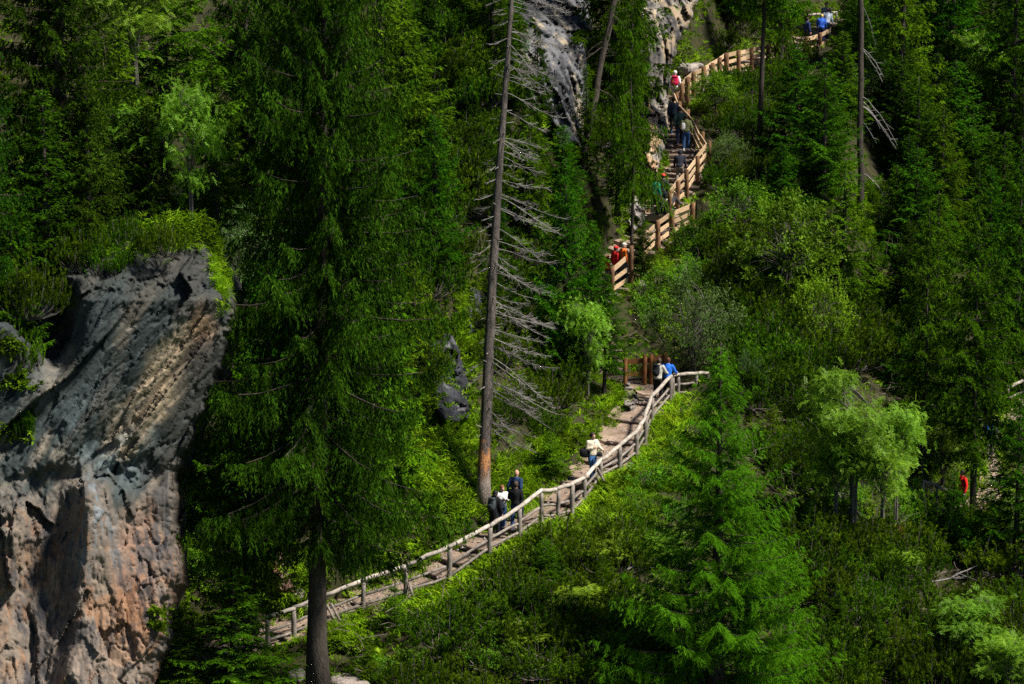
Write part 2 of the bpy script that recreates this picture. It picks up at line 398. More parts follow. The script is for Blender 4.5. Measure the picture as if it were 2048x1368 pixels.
# ------------------------------------------------------------------ trail surfaces with log steps
PATH_TREADS = []; PATH_N = []
def build_trail(key, name, rise=0.16, flat=0.25):
    t = TR[key]; s = t['s']; tot = s[-1]
    at = lambda arr, q: np.stack([np.interp(q, s, arr[:, k]) for k in range(3)], -1)
    z = t['o'][:, 2]
    zz = np.maximum.accumulate(z)
    cuts = [0.0]; last = zz[0]
    for i in range(1, len(s)):
        if zz[i] - last >= rise: cuts.append(s[i]); last = zz[i]
    cuts.append(tot)
    b = MB(); logs = []
    nw = 7
    for a, e in zip(cuts[:-1], cuts[1:]):
        if e - a < 0.02: continue
        za = np.interp(a, s, zz) + 0.02; ze = za + max(0.0, (np.interp(e, s, zz) - za)) * flat
        m = max(2, int((e - a) / 0.3) + 1)
        V = []
        for k in range(m):
            f = k / (m - 1); o_ = at(t['o'], a + (e - a) * f); n_ = at(t['n'], a + (e - a) * f)
            for j in range(nw):
                g = j / (nw - 1)
                pt = o_ + n_ * (t['w'] + 0.5) * g - n_ * 0.15
                pt[2] = za + (ze - za) * f + (0.05 * (fbm(pt * 2.2, 3) - .5) * 2) - (0.10 if j == 0 else 0) + (0.12 * max(0, g - .8) * 5 if g > .8 else 0)
                V.append(pt)
            PATH_TREADS.append((*(o_[:2] + n_[:2] * t['w'] / 2), za + (ze - za) * f)); PATH_N.append((n_[0], n_[1], t['w']))
        Fc = [(k * nw + j, (k + 1) * nw + j, (k + 1) * nw + j + 1, k * nw + j + 1) for k in range(m - 1) for j in range(nw - 1)]
        b.add(V, Fc)
        # riser down to the tread below
        R = [np.array(V[j]) for j in range(nw)]
        b.add(R + [r - np.array([0, 0, 0.3]) for r in R], [(j, j + 1, nw + j + 1, nw + j) for j in range(nw - 1)])
        if a > 0: logs.append((a, za))
    o = b.build(name, M['dirt'], smooth=False); tag(o, None, None, None, 'structure')
    for a, za in logs:
        o_ = at(t['o'], a); n_ = at(t['n'], a); r = random.uniform(0.055, 0.085)
        A_ = o_ - n_ * random.uniform(0.0, 0.3); B_ = o_ + n_ * (t['w'] * random.uniform(0.88, 1.02))
        A_[2] = B_[2] = za - r * 0.35; B_[2] += random.uniform(-.03, .05)
        lb = MB(); lb.tube(np.linspace(A_, B_, 4) + rs.normal(0, 0.012, (4, 3)), r * np.array([1.05, 1, .97, .93]), 7, jitter=0.12)
        lb.build('step_log', M['steplog'], o)
    return o
build_trail('lower', 'path', 0.33, 0.7); build_trail('bend', 'path'); build_trail('landing', 'path'); build_trail('stairs', 'path', 0.15); build_trail('right', 'path', .3, .8)
PT = np.array(PATH_TREADS); PN = np.array(PATH_N)
def stand(hx, hy, h):
    """the spot on the trail where a head of height h shows at the given place"""
    best = None
    for f in np.linspace(-.42, .42, 9):
        q = PT.copy(); q[:, :2] += PN[:, :2] * (PN[:, 2:3] * f); t = q.copy(); t[:, 2] += h
        a, b, _ = project(t); e = np.hypot(a - hx, b - hy) + abs(f) * 2; i = int(np.argmin(e))
        if best is None or e[i] < best[0]: best = (e[i], q[i])
    return best[1] + np.array([0, 0, .01])
def on_path(px, py, D):
    p = P(px, py, D); d = np.hypot(PT[:, 0] - p[0], PT[:, 1] - p[1]) + 0.3 * np.abs(PT[:, 2] - p[2])
    i = int(np.argmin(d)); p[2] = PT[i, 2] + 0.01
    return p

# ------------------------------------------------------------------ rocks
def poly_dist(px, py, poly):
    """signed distance in pixels, positive inside"""
    poly = np.array(poly, float); n = len(poly); d = np.full(px.shape, 1e9); ins = np.zeros(px.shape, bool)
    for i in range(n):
        a, b = poly[i], poly[(i + 1) % n]; e = b - a
        t = np.clip(((px - a[0]) * e[0] + (py - a[1]) * e[1]) / (e @ e + 1e-9), 0, 1)
        d = np.minimum(d, np.hypot(px - a[0] - t * e[0], py - a[1] - t * e[1]))
        c = ((a[1] > py) != (b[1] > py)) & (px < (b[0] - a[0]) * (py - a[1]) / (b[1] - a[1] + 1e-9) + a[0]); ins ^= c
    return np.where(ins, d, -d)

def cells(p, seed=0, tilt=.8):
    """fractured blocks: every cell has its own offset and its own slant"""
    i0 = np.floor(p).astype(np.int64); best = np.full(p.shape[:-1], 1e9); val = np.zeros(p.shape[:-1])
    for dx in (-1, 0, 1):
        for dy in (-1, 0, 1):
            for dz in (-1, 0, 1):
                c = i0 + np.array([dx, dy, dz]); h = [hsh(c[..., 0] + seed + 31 * k, c[..., 1] + 57 * k, c[..., 2] + 13 * k) for k in range(6)]
                q = p - (c + np.stack(h[:3], -1)); d = (q ** 2).sum(-1); v = (h[3] - .5) + tilt * (q[..., 0] * (h[4] - .5) + q[..., 2] * (h[5] - .5)) * 2
                m = d < best; best = np.where(m, d, best); val = np.where(m, v, val)
    return val

def rock_grid(name, poly, dfun, cfun, step, edge=25.0, back=4.0, rag=6.0, amps=((0.9, .5), (2.6, .22), (7.0, .09), (17., .035)), strata=None, seed=0, terrain=True, strata2=None, mask2=None, groove=0.0):
    xs = [p[0] for p in poly]; ys = [p[1] for p in poly]
    x = np.arange(min(xs) - 30, max(xs) + 30 + step, step); y = np.arange(min(ys) - 30, max(ys) + 30 + step, step)
    X, Y = np.meshgrid(x, y); sd = poly_dist(X, Y, poly)
    sd = sd + (fbm(np.stack([X / 60, Y / 60, 0 * X + seed], -1), 5, .62) - .5) * rag * 4
    D = dfun(X, Y)
    p0 = P(X, Y, D)
    def relief(st):
        rel = 0
        for fr, am in amps:
            q_ = p0 * fr + seed * 3.1
            if st is not None: q_ = q_ @ np.array(st).T
            q_ = q_ + (fbm(q_ * 2.1 + 5, 3)[..., None] - .5) * .25; rel = rel + am * (cells(q_, seed, 1.7) * 1.0 + (fbm(q_ * 2.5, 4) - .5) * .3)
        if groove:
            g1 = p0 * 1.1 + 40
            if st is not None: g1 = g1 @ np.array(st).T
            nn = np.abs(fbm(g1, 4) - .5); rel = rel - groove * (1 - sstep(0, .035, nn)) - groove * .5 * (1 - sstep(0, .03, np.abs(fbm(g1 * 2.3 + 9, 4) - .5)))
        return rel
    rel = relief(strata)
    if strata2 is not None:
        mk = mask2(X, Y); rel = rel * (1 - mk) + relief(strata2) * mk
    D = D - rel * 1.1
    D = D + back * (1 - sstep(0, edge, sd)) ** 2
    D = np.where(sd < 0, D + back * np.minimum(-sd / 12.0, 1.5), D)
    keep = sd > -24
    PP = P(X, Y, D)
    ny_, nx_ = X.shape; idx = np.arange(ny_ * nx_).reshape(ny_, nx_)
    f = np.stack([idx[:-1, :-1], idx[1:, :-1], idx[1:, 1:], idx[:-1, 1:]], -1).reshape(-1, 4)
    kf = keep.ravel()[f].all(1); f = f[kf]
    used = np.unique(f); mp = np.full(ny_ * nx_, -1); mp[used] = np.arange(len(used))
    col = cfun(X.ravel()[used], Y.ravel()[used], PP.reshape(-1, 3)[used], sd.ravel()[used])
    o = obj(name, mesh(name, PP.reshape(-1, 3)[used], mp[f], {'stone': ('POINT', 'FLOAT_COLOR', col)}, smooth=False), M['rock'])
    return o, (x, y, PP)

def mixc(a, b, t):
    return np.asarray(a) * (1 - t[:, None]) + np.asarray(b) * t[:, None]

CLIFF = [(-160,1640),(-160,600),(20,640),(70,700),(85,640),(110,570),(170,525),(235,490),(300,478),(350,470),(400,478),(432,512),(446,556),(466,600),(462,640),(452,690),(440,745),
         (420,805),(400,852),(376,905),(354,945),(350,1010),(352,1085),(350,1160),(338,1205),(324,1270),(310,1330),(285,1380),(280,1640)]
def cliff_d(X, Y):
    Y = Y + (fbm(np.stack([X / 55, Y / 55, 0 * X], -1), 4) - .5) * 130 * sstep(800, 900, Y) * (1 - sstep(1060, 1160, Y))
    D = np.where(Y < 600, 86.6 + (600 - Y) / 100 * 1.1, 86.6 + (np.minimum(Y, 925) - 600) / 325 * 0.9 + sstep(905, 960, Y) * 0.45)
    D = D + (X - 455) * 0.0060 + sstep(935, 960, Y) * (-0.1)
    D = D - np.maximum(Y - 960, 0) / 400 * 1.6
    butt = sstep(125, 175, X + (Y - 1000) * 0.06 + (fbm(np.stack([X * 0, Y / 60, 0 * X + 4], -1), 3) - .5) * 70) * sstep(930, 990, Y)
    D = D - butt * 0.7 + (1 - sstep(300, 345, X)) * 0 
    rib = np.exp(-((X - 190 - (Y - 1000) * -0.05) / 45) ** 2) * sstep(900, 960, Y) * (1 - sstep(1080, 1200, Y)); D = D - rib * 0.55
    hole = np.exp(-((X - 110) / 36) ** 2 - ((Y - 640) / 85) ** 2); D = D + hole * 3.0
    knob = np.exp(-((X - 40) / 50) ** 2 - ((Y - 1060) / 60) ** 2); D = D - knob * 0.7
    crack = np.exp(-((X - 95 + (Y - 1100) * 0.08 + (fbm(np.stack([X * 0, Y / 70, 0 * X], -1), 3) - .5) * 60) / 30) ** 2) * sstep(960, 1050, Y); D = D + crack * 0.3
    return D
def cliff_c(X, Y, p, sd):
    n1 = fbm(p * 0.9, 5); n2 = fbm(p * np.array([3.2, 3.2, .30]) + 5, 5, .6)
    dg = (X * 0.62 + Y * 0.78); n3 = fbm(np.stack([(X * .87 + Y * .5) / 26, (Y * .87 - X * .5) / 150, 0 * X], -1), 5)
    c = mixc((0.075, 0.080, 0.078), (0.14, 0.128, 0.105), sstep(.35, .65, n1))
    # lower wall: warm ochre and orange
    low = sstep(900, 1060, Y + (fbm(np.stack([X / 45, Y / 120, 0 * X], -1), 5, .6) - .5) * 330)
    c = mixc(c, (0.155, 0.128, 0.105), low * 0.85)
    c = mixc(c, (0.20, 0.115, 0.065), low * sstep(.48, .62, n1) * sstep(1000, 1200, Y) * .75)
    c = mixc(c, (0.25, 0.115, 0.065), np.exp(-((X - 275) / 40) ** 2 - ((Y - 1150) / 110) ** 2) * .7)
    c = mixc(c, (0.22, 0.18, 0.15), np.exp(-((X - 150) / 90) ** 2 - ((Y - 1330) / 90) ** 2) * .8)
    n4 = fbm(p * np.array([1.7, 1.7, .9]) + 60, 5, .6)
    c = mixc(c, (0.12, 0.105, 0.095), low * sstep(.50, .62, n4) * .75)
    c = mixc(c, (0.21, 0.108, 0.055), low * sstep(.55, .68, fbm(p * np.array([2.4, 2.4, 1.0]) + 90, 5, .6)) * .6)
    c = mixc(c, (0.045, 0.045, 0.05), low * sstep(.53, .64, n2) * .8)
    # dark water stain columns
    c = mixc(c, (0.045, 0.045, 0.05), low * np.exp(-((X - 100 + (Y - 1100) * .1) / 40) ** 2) * sstep(.35, .6, n2))
    c = mixc(c, (0.05, 0.05, 0.055), low * np.exp(-((X - 328) / 18) ** 2) * sstep(.4, .6, n2) * (1 - sstep(1130, 1200, Y)))
    # blue grey calcite flow
    fl = sstep(.44, .56, n2 + (n1 - .5) * .3) * np.exp(-((X - 195 + (Y - 1000) * .03) / 38) ** 2) * sstep(895, 950, Y) * (1 - sstep(1090, 1180, Y)); c = mixc(c, (0.15, 0.175, 0.20), fl)
    # overhang: slate green-grey stains in slanting bands, a pale tan slab to the right
    up = 1 - low
    c = mixc(c, (0.022, 0.034, 0.037), up * sstep(.36, .54, n3) * .95)
    c = mixc(c, (0.15, 0.20, 0.22), up * sstep(.5, .66, n3) * np.exp(-((X - 230) / 90) ** 2 - ((Y - 880) / 70) ** 2))
    slab = np.exp(-(((X - 335) * .80 + (Y - 760) * .60) / 60) ** 2) * np.exp(-(((Y - 760) * .80 - (X - 335) * .60) / 175) ** 2)
    slab = sstep(.28, .6, slab + (n1 - .5) * .6)
    c = mixc(c, (0.25, 0.205, 0.145), up * slab * (.55 + .45 * sstep(.35, .5, fbm(p * 2.5 + 11, 4))))
    c = mixc(c, (0.40, 0.24, 0.14), up * np.exp(-((X - 405) / 22) ** 2 - ((Y - 665) / 45) ** 2) * .8)
    c = mixc(c, (0.03, 0.033, 0.033), up * sstep(78, 36, sd - (n3 - .5) * 90) * sstep(620, 700, Y) * .92)  # right side: recess shadow put into the colour, together with black staining
    c = mixc(c, (0.03, 0.032, 0.03), up * sstep(650, 560, Y + (n3 - .5) * 220) * .85)  # top: shade of trees and overhang painted in, along with black algae stain
    return np.clip(c, 0, 1)
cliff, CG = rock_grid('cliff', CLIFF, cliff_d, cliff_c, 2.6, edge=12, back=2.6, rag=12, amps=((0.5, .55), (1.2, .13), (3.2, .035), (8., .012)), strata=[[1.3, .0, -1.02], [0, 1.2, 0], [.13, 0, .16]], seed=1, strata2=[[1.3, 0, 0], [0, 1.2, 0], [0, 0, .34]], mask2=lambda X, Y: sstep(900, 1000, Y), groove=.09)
tag(cliff, None, None, None, 'structure')
def cliff_pt(px, py):
    x, y, PP = CG
    i = int(np.clip(round((px - x[0]) / 2.6), 0, len(x) - 1)); j = int(np.clip(round((py - y[0]) / 2.6), 0, len(y) - 1))
    return PP[j, i]

def wall_d(off, tilt=0.0):
    def f(X, Y):
        g = ground(X, Y); return project(g)[2] - off + 0 * X
    return f
def grey_streak(base, dark, pale, pale_t=.62, warm=None):
    def f(X, Y, p, sd):
        n1 = fbm(p * 0.8, 4); n2 = fbm(p * np.array([2.2, 2.2, .3]) + 3, 4)
        c = mixc(base, dark, sstep(.42, .56, n2)); c = mixc(c, pale, sstep(pale_t, pale_t + .1, fbm(p * np.array([1.6, 1.6, .22]) + 30, 4)))
        if warm is not None: c = mixc(c, warm, sstep(.5, .6, n1) * .9)
        return np.clip(c, 0, 1)
    return f
ROCKS = [
 ([(1036,-70),(1028,60),(1036,170),(1062,215),(1100,235),(1118,300),(1168,300),(1184,200),(1176,90),(1200,-70)], 1.6, grey_streak((.105,.11,.125),(.025,.027,.032),(.27,.235,.175),.60), 3.5, 31),
 ([(1275,-70),(1268,80),(1262,180),(1285,300),(1300,360),(1328,370),(1332,300),(1340,180),(1350,135),(1362,95),(1380,60),(1412,-10),(1430,-70)], 2.2, grey_streak((.16,.15,.135),(.04,.04,.045),(.33,.29,.23),.58,(.28,.22,.15)), 3.0, 41),
 ([(1282,195),(1290,330),(1305,352),(1322,340),(1326,270),(1310,200),(1296,180)], 2.9, grey_streak((.38,.27,.165),(.27,.17,.10),(.46,.36,.25),.57), 3.0, 43),
 ([(1248,385),(1240,430),(1262,470),(1292,462),(1306,430),(1296,395),(1270,372)], 0.5, grey_streak((.18,.17,.16),(.07,.066,.066),(.30,.28,.26),.6), 3.0, 45),
 ([(868,650),(850,740),(848,800),(866,856),(922,866),(948,830),(950,760),(930,690),(905,650)], 0.7, grey_streak((.035,.038,.052),(.012,.013,.018),(.12,.125,.14),.66), 3.5, 51),
 ([(930,560),(915,620),(925,690),(960,700),(985,640),(975,570)], 0.4, grey_streak((.05,.055,.075),(.016,.018,.025),(.20,.19,.18),.66), 3.5, 55),
 ([(1756,560),(1750,600),(1764,632),(1786,620),(1788,585),(1772,560)], 0.9, grey_streak((.28,.265,.26),(.12,.115,.11),(.5,.48,.46),.56), 3.0, 61),
 ([(1424,560),(1412,600),(1436,618),(1462,590),(1456,556)], 0.5, grey_streak((.24,.22,.21),(.09,.09,.09),(.38,.35,.33),.6), 3.0, 65),
 ([(1722,385),(1716,440),(1734,462),(1752,430),(1748,385)], 0.7, grey_streak((.12,.13,.15),(.05,.05,.06),(.3,.3,.3),.6), 3.5, 67),
 ([(536,1090),(528,1150),(545,1200),(600,1205),(612,1160),(600,1110),(570,1080)], 0.6, grey_streak((.26,.19,.15),(.11,.07,.055),(.36,.29,.25),.6,(.32,.12,.06)), 3.0, 71),
 ([(1244,762),(1240,800),(1256,836),(1276,830),(1284,800),(1268,772),(1256,752)], 0.35, grey_streak((.20,.18,.17),(.09,.08,.08),(.34,.31,.29),.6), 2.5, 75),
 ([(1600,800),(1612,850),(1640,862),(1650,820),(1630,790)], 0.5, grey_streak((.09,.10,.12),(.04,.045,.05),(.24,.24,.25),.62), 3.5, 79),
]
for k, (poly, off, cf, st, sd_) in enumerate(ROCKS):
    o, _ = rock_grid('rock_face', poly, wall_d(off), cf, st, edge=16, back=2.2 + off, rag=12, amps=((0.9, .45), (2.6, .16), (7.0, .05)), strata=[[1.6, 0, .15], [0, 1.6, 0], [0, 0, .26]], seed=sd_)
    tag(o, None, None, None, 'structure')

def boulder(p, r, label, seed, mat='stone', cat='rock'):
    b = MB(); b.sell((0, 0, 0), r, 0.75, 18, 12, noise=0.35, seed=seed)
    o = b.build('boulder', M[mat], smooth=False); o.location = tuple(p); o.rotation_euler = (0, 0, seed * 1.3)
    tag(o, label, cat); return o
boulder(P(1378, 138, 142.2), (0.55, .5, .30), 'flat grey boulder beside the head of the fenced stairs, below the rock overhang', 3)
boulder(P(1393, 131, 143.0), (0.32, .3, .14), 'thin grey slab lying on top of the flat boulder at the stair head', 4)
boulder(ground(1410, 352) + np.array([0, 0, .05]), (0.34, .3, .16), 'grey stone outside the wooden railing at the bend of the stairs', 5)
boulder(ground(594, 1192) + np.array([0, 0, .1]), (0.34, .3, .30), 'squarish brown stone on the bank above the left end of the log railing', 6)
boulder(ground(618, 1196) + np.array([0, 0, .1]), (0.26, .25, .24), 'smaller dark stone beside the squarish one on the bank', 8)
boulder(ground(596, 1352) + np.array([0, -.3, .12]), (0.26, .26, .2), 'rounded stone at the left foot of the big spruce trunk', 7)
boulder(ground(700, 1362) + np.array([0, -.2, .0]), (0.8, .5, .16), 'low mossy slab on the ground right of the big spruce trunk', 9)
boulder(ground(1283, 571) + np.array([0, 0, .08]), (0.20, .2, .16), 'small dark stone at the foot of the lone brown post', 10)

# ------------------------------------------------------------------ fences
def fence(name, label, posts, rails, post_r, mats, top_over=0.06, rail_kind='log', group=None, ends=None, hs=None, sink=0.35):
    """posts: list of (px, py_top, py_base, D); rails: heights as share of the post height"""
    base = P(posts[0][0], posts[0][2], posts[0][3] or 117.0); f = thing(name, label, 'fence', base, group)
    tops, bots = [], []
    for (px, pt, pb, D) in posts:
        if D is None: D = float(project(ground(px, pb))[2]) - .12
        b_ = P(px, pb, D); h = (pb - pt) / F * D / cp; bots.append(b_); tops.append(b_ + np.array([0, 0, h]))
    bots = np.array(bots); tops = np.array(tops)
    for i, (b_, t_) in enumerate(zip(bots, tops)):
        m = MB(); a = b_ - np.array([0, 0, sink]); r = post_r * random.uniform(.88, 1.12)
        tilt = rs.normal(0, .02, 3) * np.array([1, 1, 0])
        e = t_ + np.array([0, 0, top_over]) + tilt
        m.tube(np.linspace(a, e, 5) + rs.normal(0, .008, (5, 3)), r * np.array([1.05, 1.02, 1, .98, .93]), 9, jitter=.06)
        m.build('post', M[mats[0]], f, loc=base)
    for k, hfrac in enumerate(rails):
        for i in range(len(posts) - 1):
            a = bots[i] + (tops[i] - bots[i]) * hfrac; e = bots[i + 1] + (tops[i + 1] - bots[i + 1]) * hfrac
            a = a + rs.normal(0, .012, 3); e = e + rs.normal(0, .012, 3)
            d = e - a; L = np.linalg.norm(d); d /= L
            m = MB()
            if rail_kind == 'log':
                if k == 0:
                    r = 0.075; up = np.array([0, 0, top_over + .05])
                    m.tube(np.linspace(a + up - d * .04, e + up + d * .03, 5) + rs.normal(0, .012, (5, 3)), r * np.array([1.06, 1.02, 1, .97, .94]), 9, jitter=.05)
                    m.build('handrail', M[mats[1]], f, loc=base)
                else:
                    side = np.cross(d, (0, 0, 1)); side *= -(post_r * .5)
                    m.tube(np.linspace(a + side, e + side, 4) + rs.normal(0, .01, (4, 3)), .05, 7, jitter=.08)
                    m.build('rail', M[mats[2]], f, loc=base)
            else:
                side = np.cross(d, (0, 0, 1)); side /= np.linalg.norm(side); side *= -(post_r + .025)   # boards on the path side
                hgt = 0.20 if k == 0 else 0.17
                m.box(a + side - d * .06, e + side + d * .06, 0.045, hgt)
                m.build('rail', M[mats[1]], f, smooth=False, loc=base)
    return f, bots, tops, base

LOG = ('greylog', 'palelog', 'greylog')
fA, bA, tA, baseA = fence('log_railing', 'long weathered log railing climbing beside the lower path, pale handrail on grey posts',
    [(536,1240,1290,96.3),(588,1222,1270,97.0),(650,1196,1243,97.3),(726,1166,1217,97.6),(812,1137,1190,98.1),(898,1098,1164,98.6),(979,1058,1101,99.7),(1040,1019,1072,101.0),(1083,986,1041,102.0),(1115,982,1036,102.5),
     (1144,973,1030,103.0),(1169,960,1003,104.0),(1201,925,955,105.2),(1239,897,938,106.3),(1272,868,911,107.5),(1290,839,882,109.0),(1303,799,844,111.0),(1341,757,796,113.3)],
    (1.0, 0.52, 0.14), 0.085, LOG)
for (x0, y0, x1, y1, D) in ((1196,938,1208,962,105.0), (818,1165,826,1192,98.0), (662,1207,680,1241,97.2), (654,1210,668,1238,97.2)):
    m = MB(); a = P(x0, y0, D); e = P(x1, y1, D - .35); m.tube(np.linspace(a, e, 3), .045, 7, jitter=.1); m.build('brace', M['greylog'], fA, loc=baseA)
fence('log_railing', 'short weathered log railing running right from the corner beside the blue jacket',
    [(1346,757,795,113.5),(1356,755,789,114.2),(1392,752,786,114.6),(1416,750,785,114.8)], (1.0, 0.58, 0.08), 0.075, LOG)
fence('timber_railing', 'reddish brown timber railing across the path bend, behind the two leaning people',
    [(1250,718,768,None),(1289,713,766,None),(1302,712,762,None),(1330,708,754,None)], (0.84, 0.36), 0.085, ('brownwood', 'brownwood', 'brownwood'), rail_kind='board')
NEW = ('newpost', 'board', 'board')
fence('timber_railing', 'new timber railing with one tall lone post among branches, beside the orange jackets',
    [(1224,534,592,121.3),(1263,494,568,122.0)], (0.78, 0.45, 0.15), 0.105, NEW, rail_kind='board')
fence('timber_railing', 'new board railing in front of the stair landing, below the green jacket',
    [(1284,476,528,123.0),(1317,443,491,124.4),(1345,424,472,125.4),(1386,408,449,126.9)], (0.86, 0.5, 0.14), 0.11, NEW, rail_kind='board')
fence('timber_railing', 'stub of board railing against the rock wall left of the green jacket',
    [(1288,424,462,127.5),(1299,421,452,127.9),(1314,413,446,128.6)], (0.86, 0.4), 0.10, NEW, rail_kind='board')
fence('timber_railing', 'zigzag new board railing on the outer side of the upper stairs',
    [(1341,382,430,126.9),(1356,364,411,127.7),(1375,342,397,128.4),(1395,315,362,130),(1418,285,337,131.3),(1404,266,312,133),(1392,241,284,134.6),(1375,222,262,136.2),(1360,206,242,137.6),(1354,188,224,138.6)],
    (0.88, 0.55, 0.2), 0.095, NEW, rail_kind='board')
fence('timber_railing', 'new board railing curving up and right from the stair head below the rock overhang',
    [(1364,170,216,138.7),(1375,157,206,139.2),(1388,146,192,140),(1408,136,179,140.9),(1423,128,168,141.6),(1440,118,158,142.3),(1453,109,149,143.2),(1478,103,142,144.6),(1504,98,136,146),(1536,92,127,148)],
    (0.9, 0.55, 0.2), 0.105, NEW, rail_kind='board')
fence('timber_railing', 'short new board railing in front of the blue jacket near the top edge',
    [(1612,76,108,151.5),(1640,68,96,152.5),(1668,54,86,153.8),(1700,36,70,155.5)], (0.85, 0.2), 0.10, NEW, rail_kind='board')
fence('log_railing', 'thin log railing behind the seated hikers near the top edge',
    [(1612,34,66,157),(1642,32,62,157.5),(1672,28,56,158)], (0.95, 0.4), 0.06, LOG)
fence('log_railing', 'pale pole railing half hidden in the trees at the lower right, beside the red jacket',
    [(1846,966,1004,110.8),(1872,974,1012,111.6),(1896,986,1022,112.2)], (0.95,), 0.05, ('greylog', 'greylog', 'greylog'))
fence('log_railing', 'pale pole railing high at the right edge, above the blue backpack',
    [(2016,778,812,122.5),(2046,764,796,124),(2090,744,776,126)], (0.95, .4), 0.05, LOG)

# ------------------------------------------------------------------ foliage generators
def unit(v): return v / (np.linalg.norm(v, axis=-1, keepdims=True) + 1e-9)

class Leaves:
    def __init__(s): s.V = []; s.T = []
    def tris(s, base, d, side, L, w, tint):
        s.V.append(np.stack([base - side * (w / 2)[:, None], base + side * (w / 2)[:, None], base + d * L[:, None]], 1)); s.T.append(tint)
    def mesh(s, name, mat):
        V = np.concatenate(s.V); n = len(V)
        m = mesh(name, V.reshape(-1, 3), np.arange(n * 3).reshape(n, 3), {'tint': ('FACE', 'FLOAT', np.concatenate(s.T))})
        m.materials.append(mat); return m

class Quads(Leaves):
    def leaf(s, base, d, side, L, w, tint, bend=0.12):
        up = np.cross(side, d); mid = base + d * (L * .5)[:, None]
        s.V.append(np.stack([base, mid + side * (w / 2)[:, None], base + d * L[:, None] - up * (L * bend)[:, None], mid - side * (w / 2)[:, None]], 1)); s.T.append(tint)
    def mesh(s, name, mat):
        V = np.concatenate(s.V); n = len(V)
        m = mesh(name, V.reshape(-1, 3), np.arange(n * 4).reshape(n, 4), {'tint': ('FACE', 'FLOAT', np.concatenate(s.T))})
        m.materials.append(mat); return m

def conifer(seed, H, R, hb=0.1, nbr=130, droop=0.35, hang=0.5, tw_sp=0.11, sprig=0.17, sp_sp=0.050, ww=0.40, power=0.75, rag=0.45, mat='spruce', twl=0.5, lift=0.25, bark='bark', tr=0.022, lichen=0, feather=0.6, wob=0.0):
    r = np.random.RandomState(seed); lv = Leaves(); br = MB(); li = Leaves(); nli = 0
    tz = np.linspace(-0.6, H, 14); wx = np.cumsum(r.normal(0, wob, 14)); wy = np.cumsum(r.normal(0, wob, 14))
    wx -= wx[0]; wy -= wy[0]
    axis = lambda z: np.array([np.interp(z, tz, wx), np.interp(z, tz, wy), z])
    tk = MB(); rad = H * tr * (1 - np.clip(tz, 0, H) / H * 0.97); rad[0] *= 1.5; rad[1] *= 1.12
    tk.tube(np.stack([wx, wy, tz], 1), rad, 12, jitter=.10)
    for i in range(nbr):
        u = ((i + r.rand()) / nbr) ** 0.95
        h = hb * H + (1 - hb) * H * u * 0.985
        az = i * 2.39996 + r.normal(0, .35); L = R * ((1 - u) ** power * 0.97 + .03) * (1 - rag + 2 * rag * r.rand() ** .8) + .08
        if u < .06: L *= r.uniform(.5, .9)
        d = np.array([math.cos(az), math.sin(az), 0]); sdv = np.array([-d[1], d[0], 0]); dr = droop * (1.15 - u * 1.5)
        a0 = r.uniform(.05, .2); zf = lambda t: L * (a0 * t - dr * t ** 1.4 + lift * t ** 3.2)
        o = axis(h)
        tt = np.linspace(0, 1, 6); bp = o + d * (L * tt)[:, None] + np.array([0, 0, 1]) * zf(tt)[:, None]
        br.tube(bp[:5], (np.maximum(.006, L * .010) * (1 - tt * .95))[:5], 4, caps=False)
        n = max(3, int(L / tw_sp)); t = np.sort(r.uniform(.10 if L < 1 else .14, 1.0, n)); t = np.concatenate([t, t, [1.0]]); sg = np.concatenate([np.ones(n), -np.ones(n), [0]])
        org = o + d * (L * t)[:, None] + np.array([0, 0, 1]) * zf(t)[:, None]
        l = (twl * L * (1.05 - t) ** .7 * .8 + .10) * r.uniform(.55, 1.25, len(t)); l = np.minimum(l, .85)
        ang = r.uniform(.7, 1.15, len(t)) * sg
        td = d * np.cos(ang)[:, None] + sdv * np.sin(ang)[:, None]; td[:, 2] -= hang * r.uniform(.4, 1.4, len(t)); td = unit(td)
        k = np.maximum(2, (l / sp_sp).astype(int)); idx = np.repeat(np.arange(len(t)), k)
        f = r.rand(len(idx)); bpt = org[idx] + td[idx] * (l[idx] * f)[:, None]; bpt[:, 2] -= hang * .35 * l[idx] * f ** 2
        s2 = np.where(r.rand(len(idx)) < .5, 1, -1.); perp = unit(np.cross(td[idx], np.array([0, 0, 1.]) + r.normal(0, .35, (len(idx), 3))))
        dd = unit(td[idx] * feather + perp * s2[:, None] * .6 + r.normal(0, .22, (len(idx), 3)) + np.array([0, 0, -.42 * hang * hang]))
        side = unit(np.cross(dd, np.array([0, 0, 1.]) + r.normal(0, .7, (len(idx), 3))))
        Ls = sprig * r.uniform(.6, 1.3, len(idx)) * (1.1 - .35 * f)
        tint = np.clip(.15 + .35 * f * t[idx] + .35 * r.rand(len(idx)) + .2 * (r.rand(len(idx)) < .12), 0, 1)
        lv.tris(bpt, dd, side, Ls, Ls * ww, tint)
        if lichen and L > 1 and r.rand() < lichen:
            m = r.randint(3, 9); ft = r.uniform(.2, .8, m); q_ = o + d * (L * ft)[:, None] + np.array([0, 0, 1]) * zf(ft)[:, None]
            q_ = np.repeat(q_, 4, 0) + r.normal(0, .05, (m * 4, 3)); dn = unit(np.array([0, 0, -1.]) + r.normal(0, .15, q_.shape)); sd = unit(np.cross(dn, r.normal(0, 1, q_.shape)))
            li.tris(q_, dn, sd, r.uniform(.15, .5, len(q_)), r.uniform(.02, .05, len(q_)), r.rand(len(q_))); nli += 1
    parts = [('trunk', mesh_of(tk, 'trunk', M[bark])), ('crown', lv.mesh('crown', M[mat])), ('branches', mesh_of(br, 'branches', M['bark']))]
    if nli: parts.append(('lichen', li.mesh('lichen', M['lichen'])))
    return dict(H=H, R=R, parts=parts)

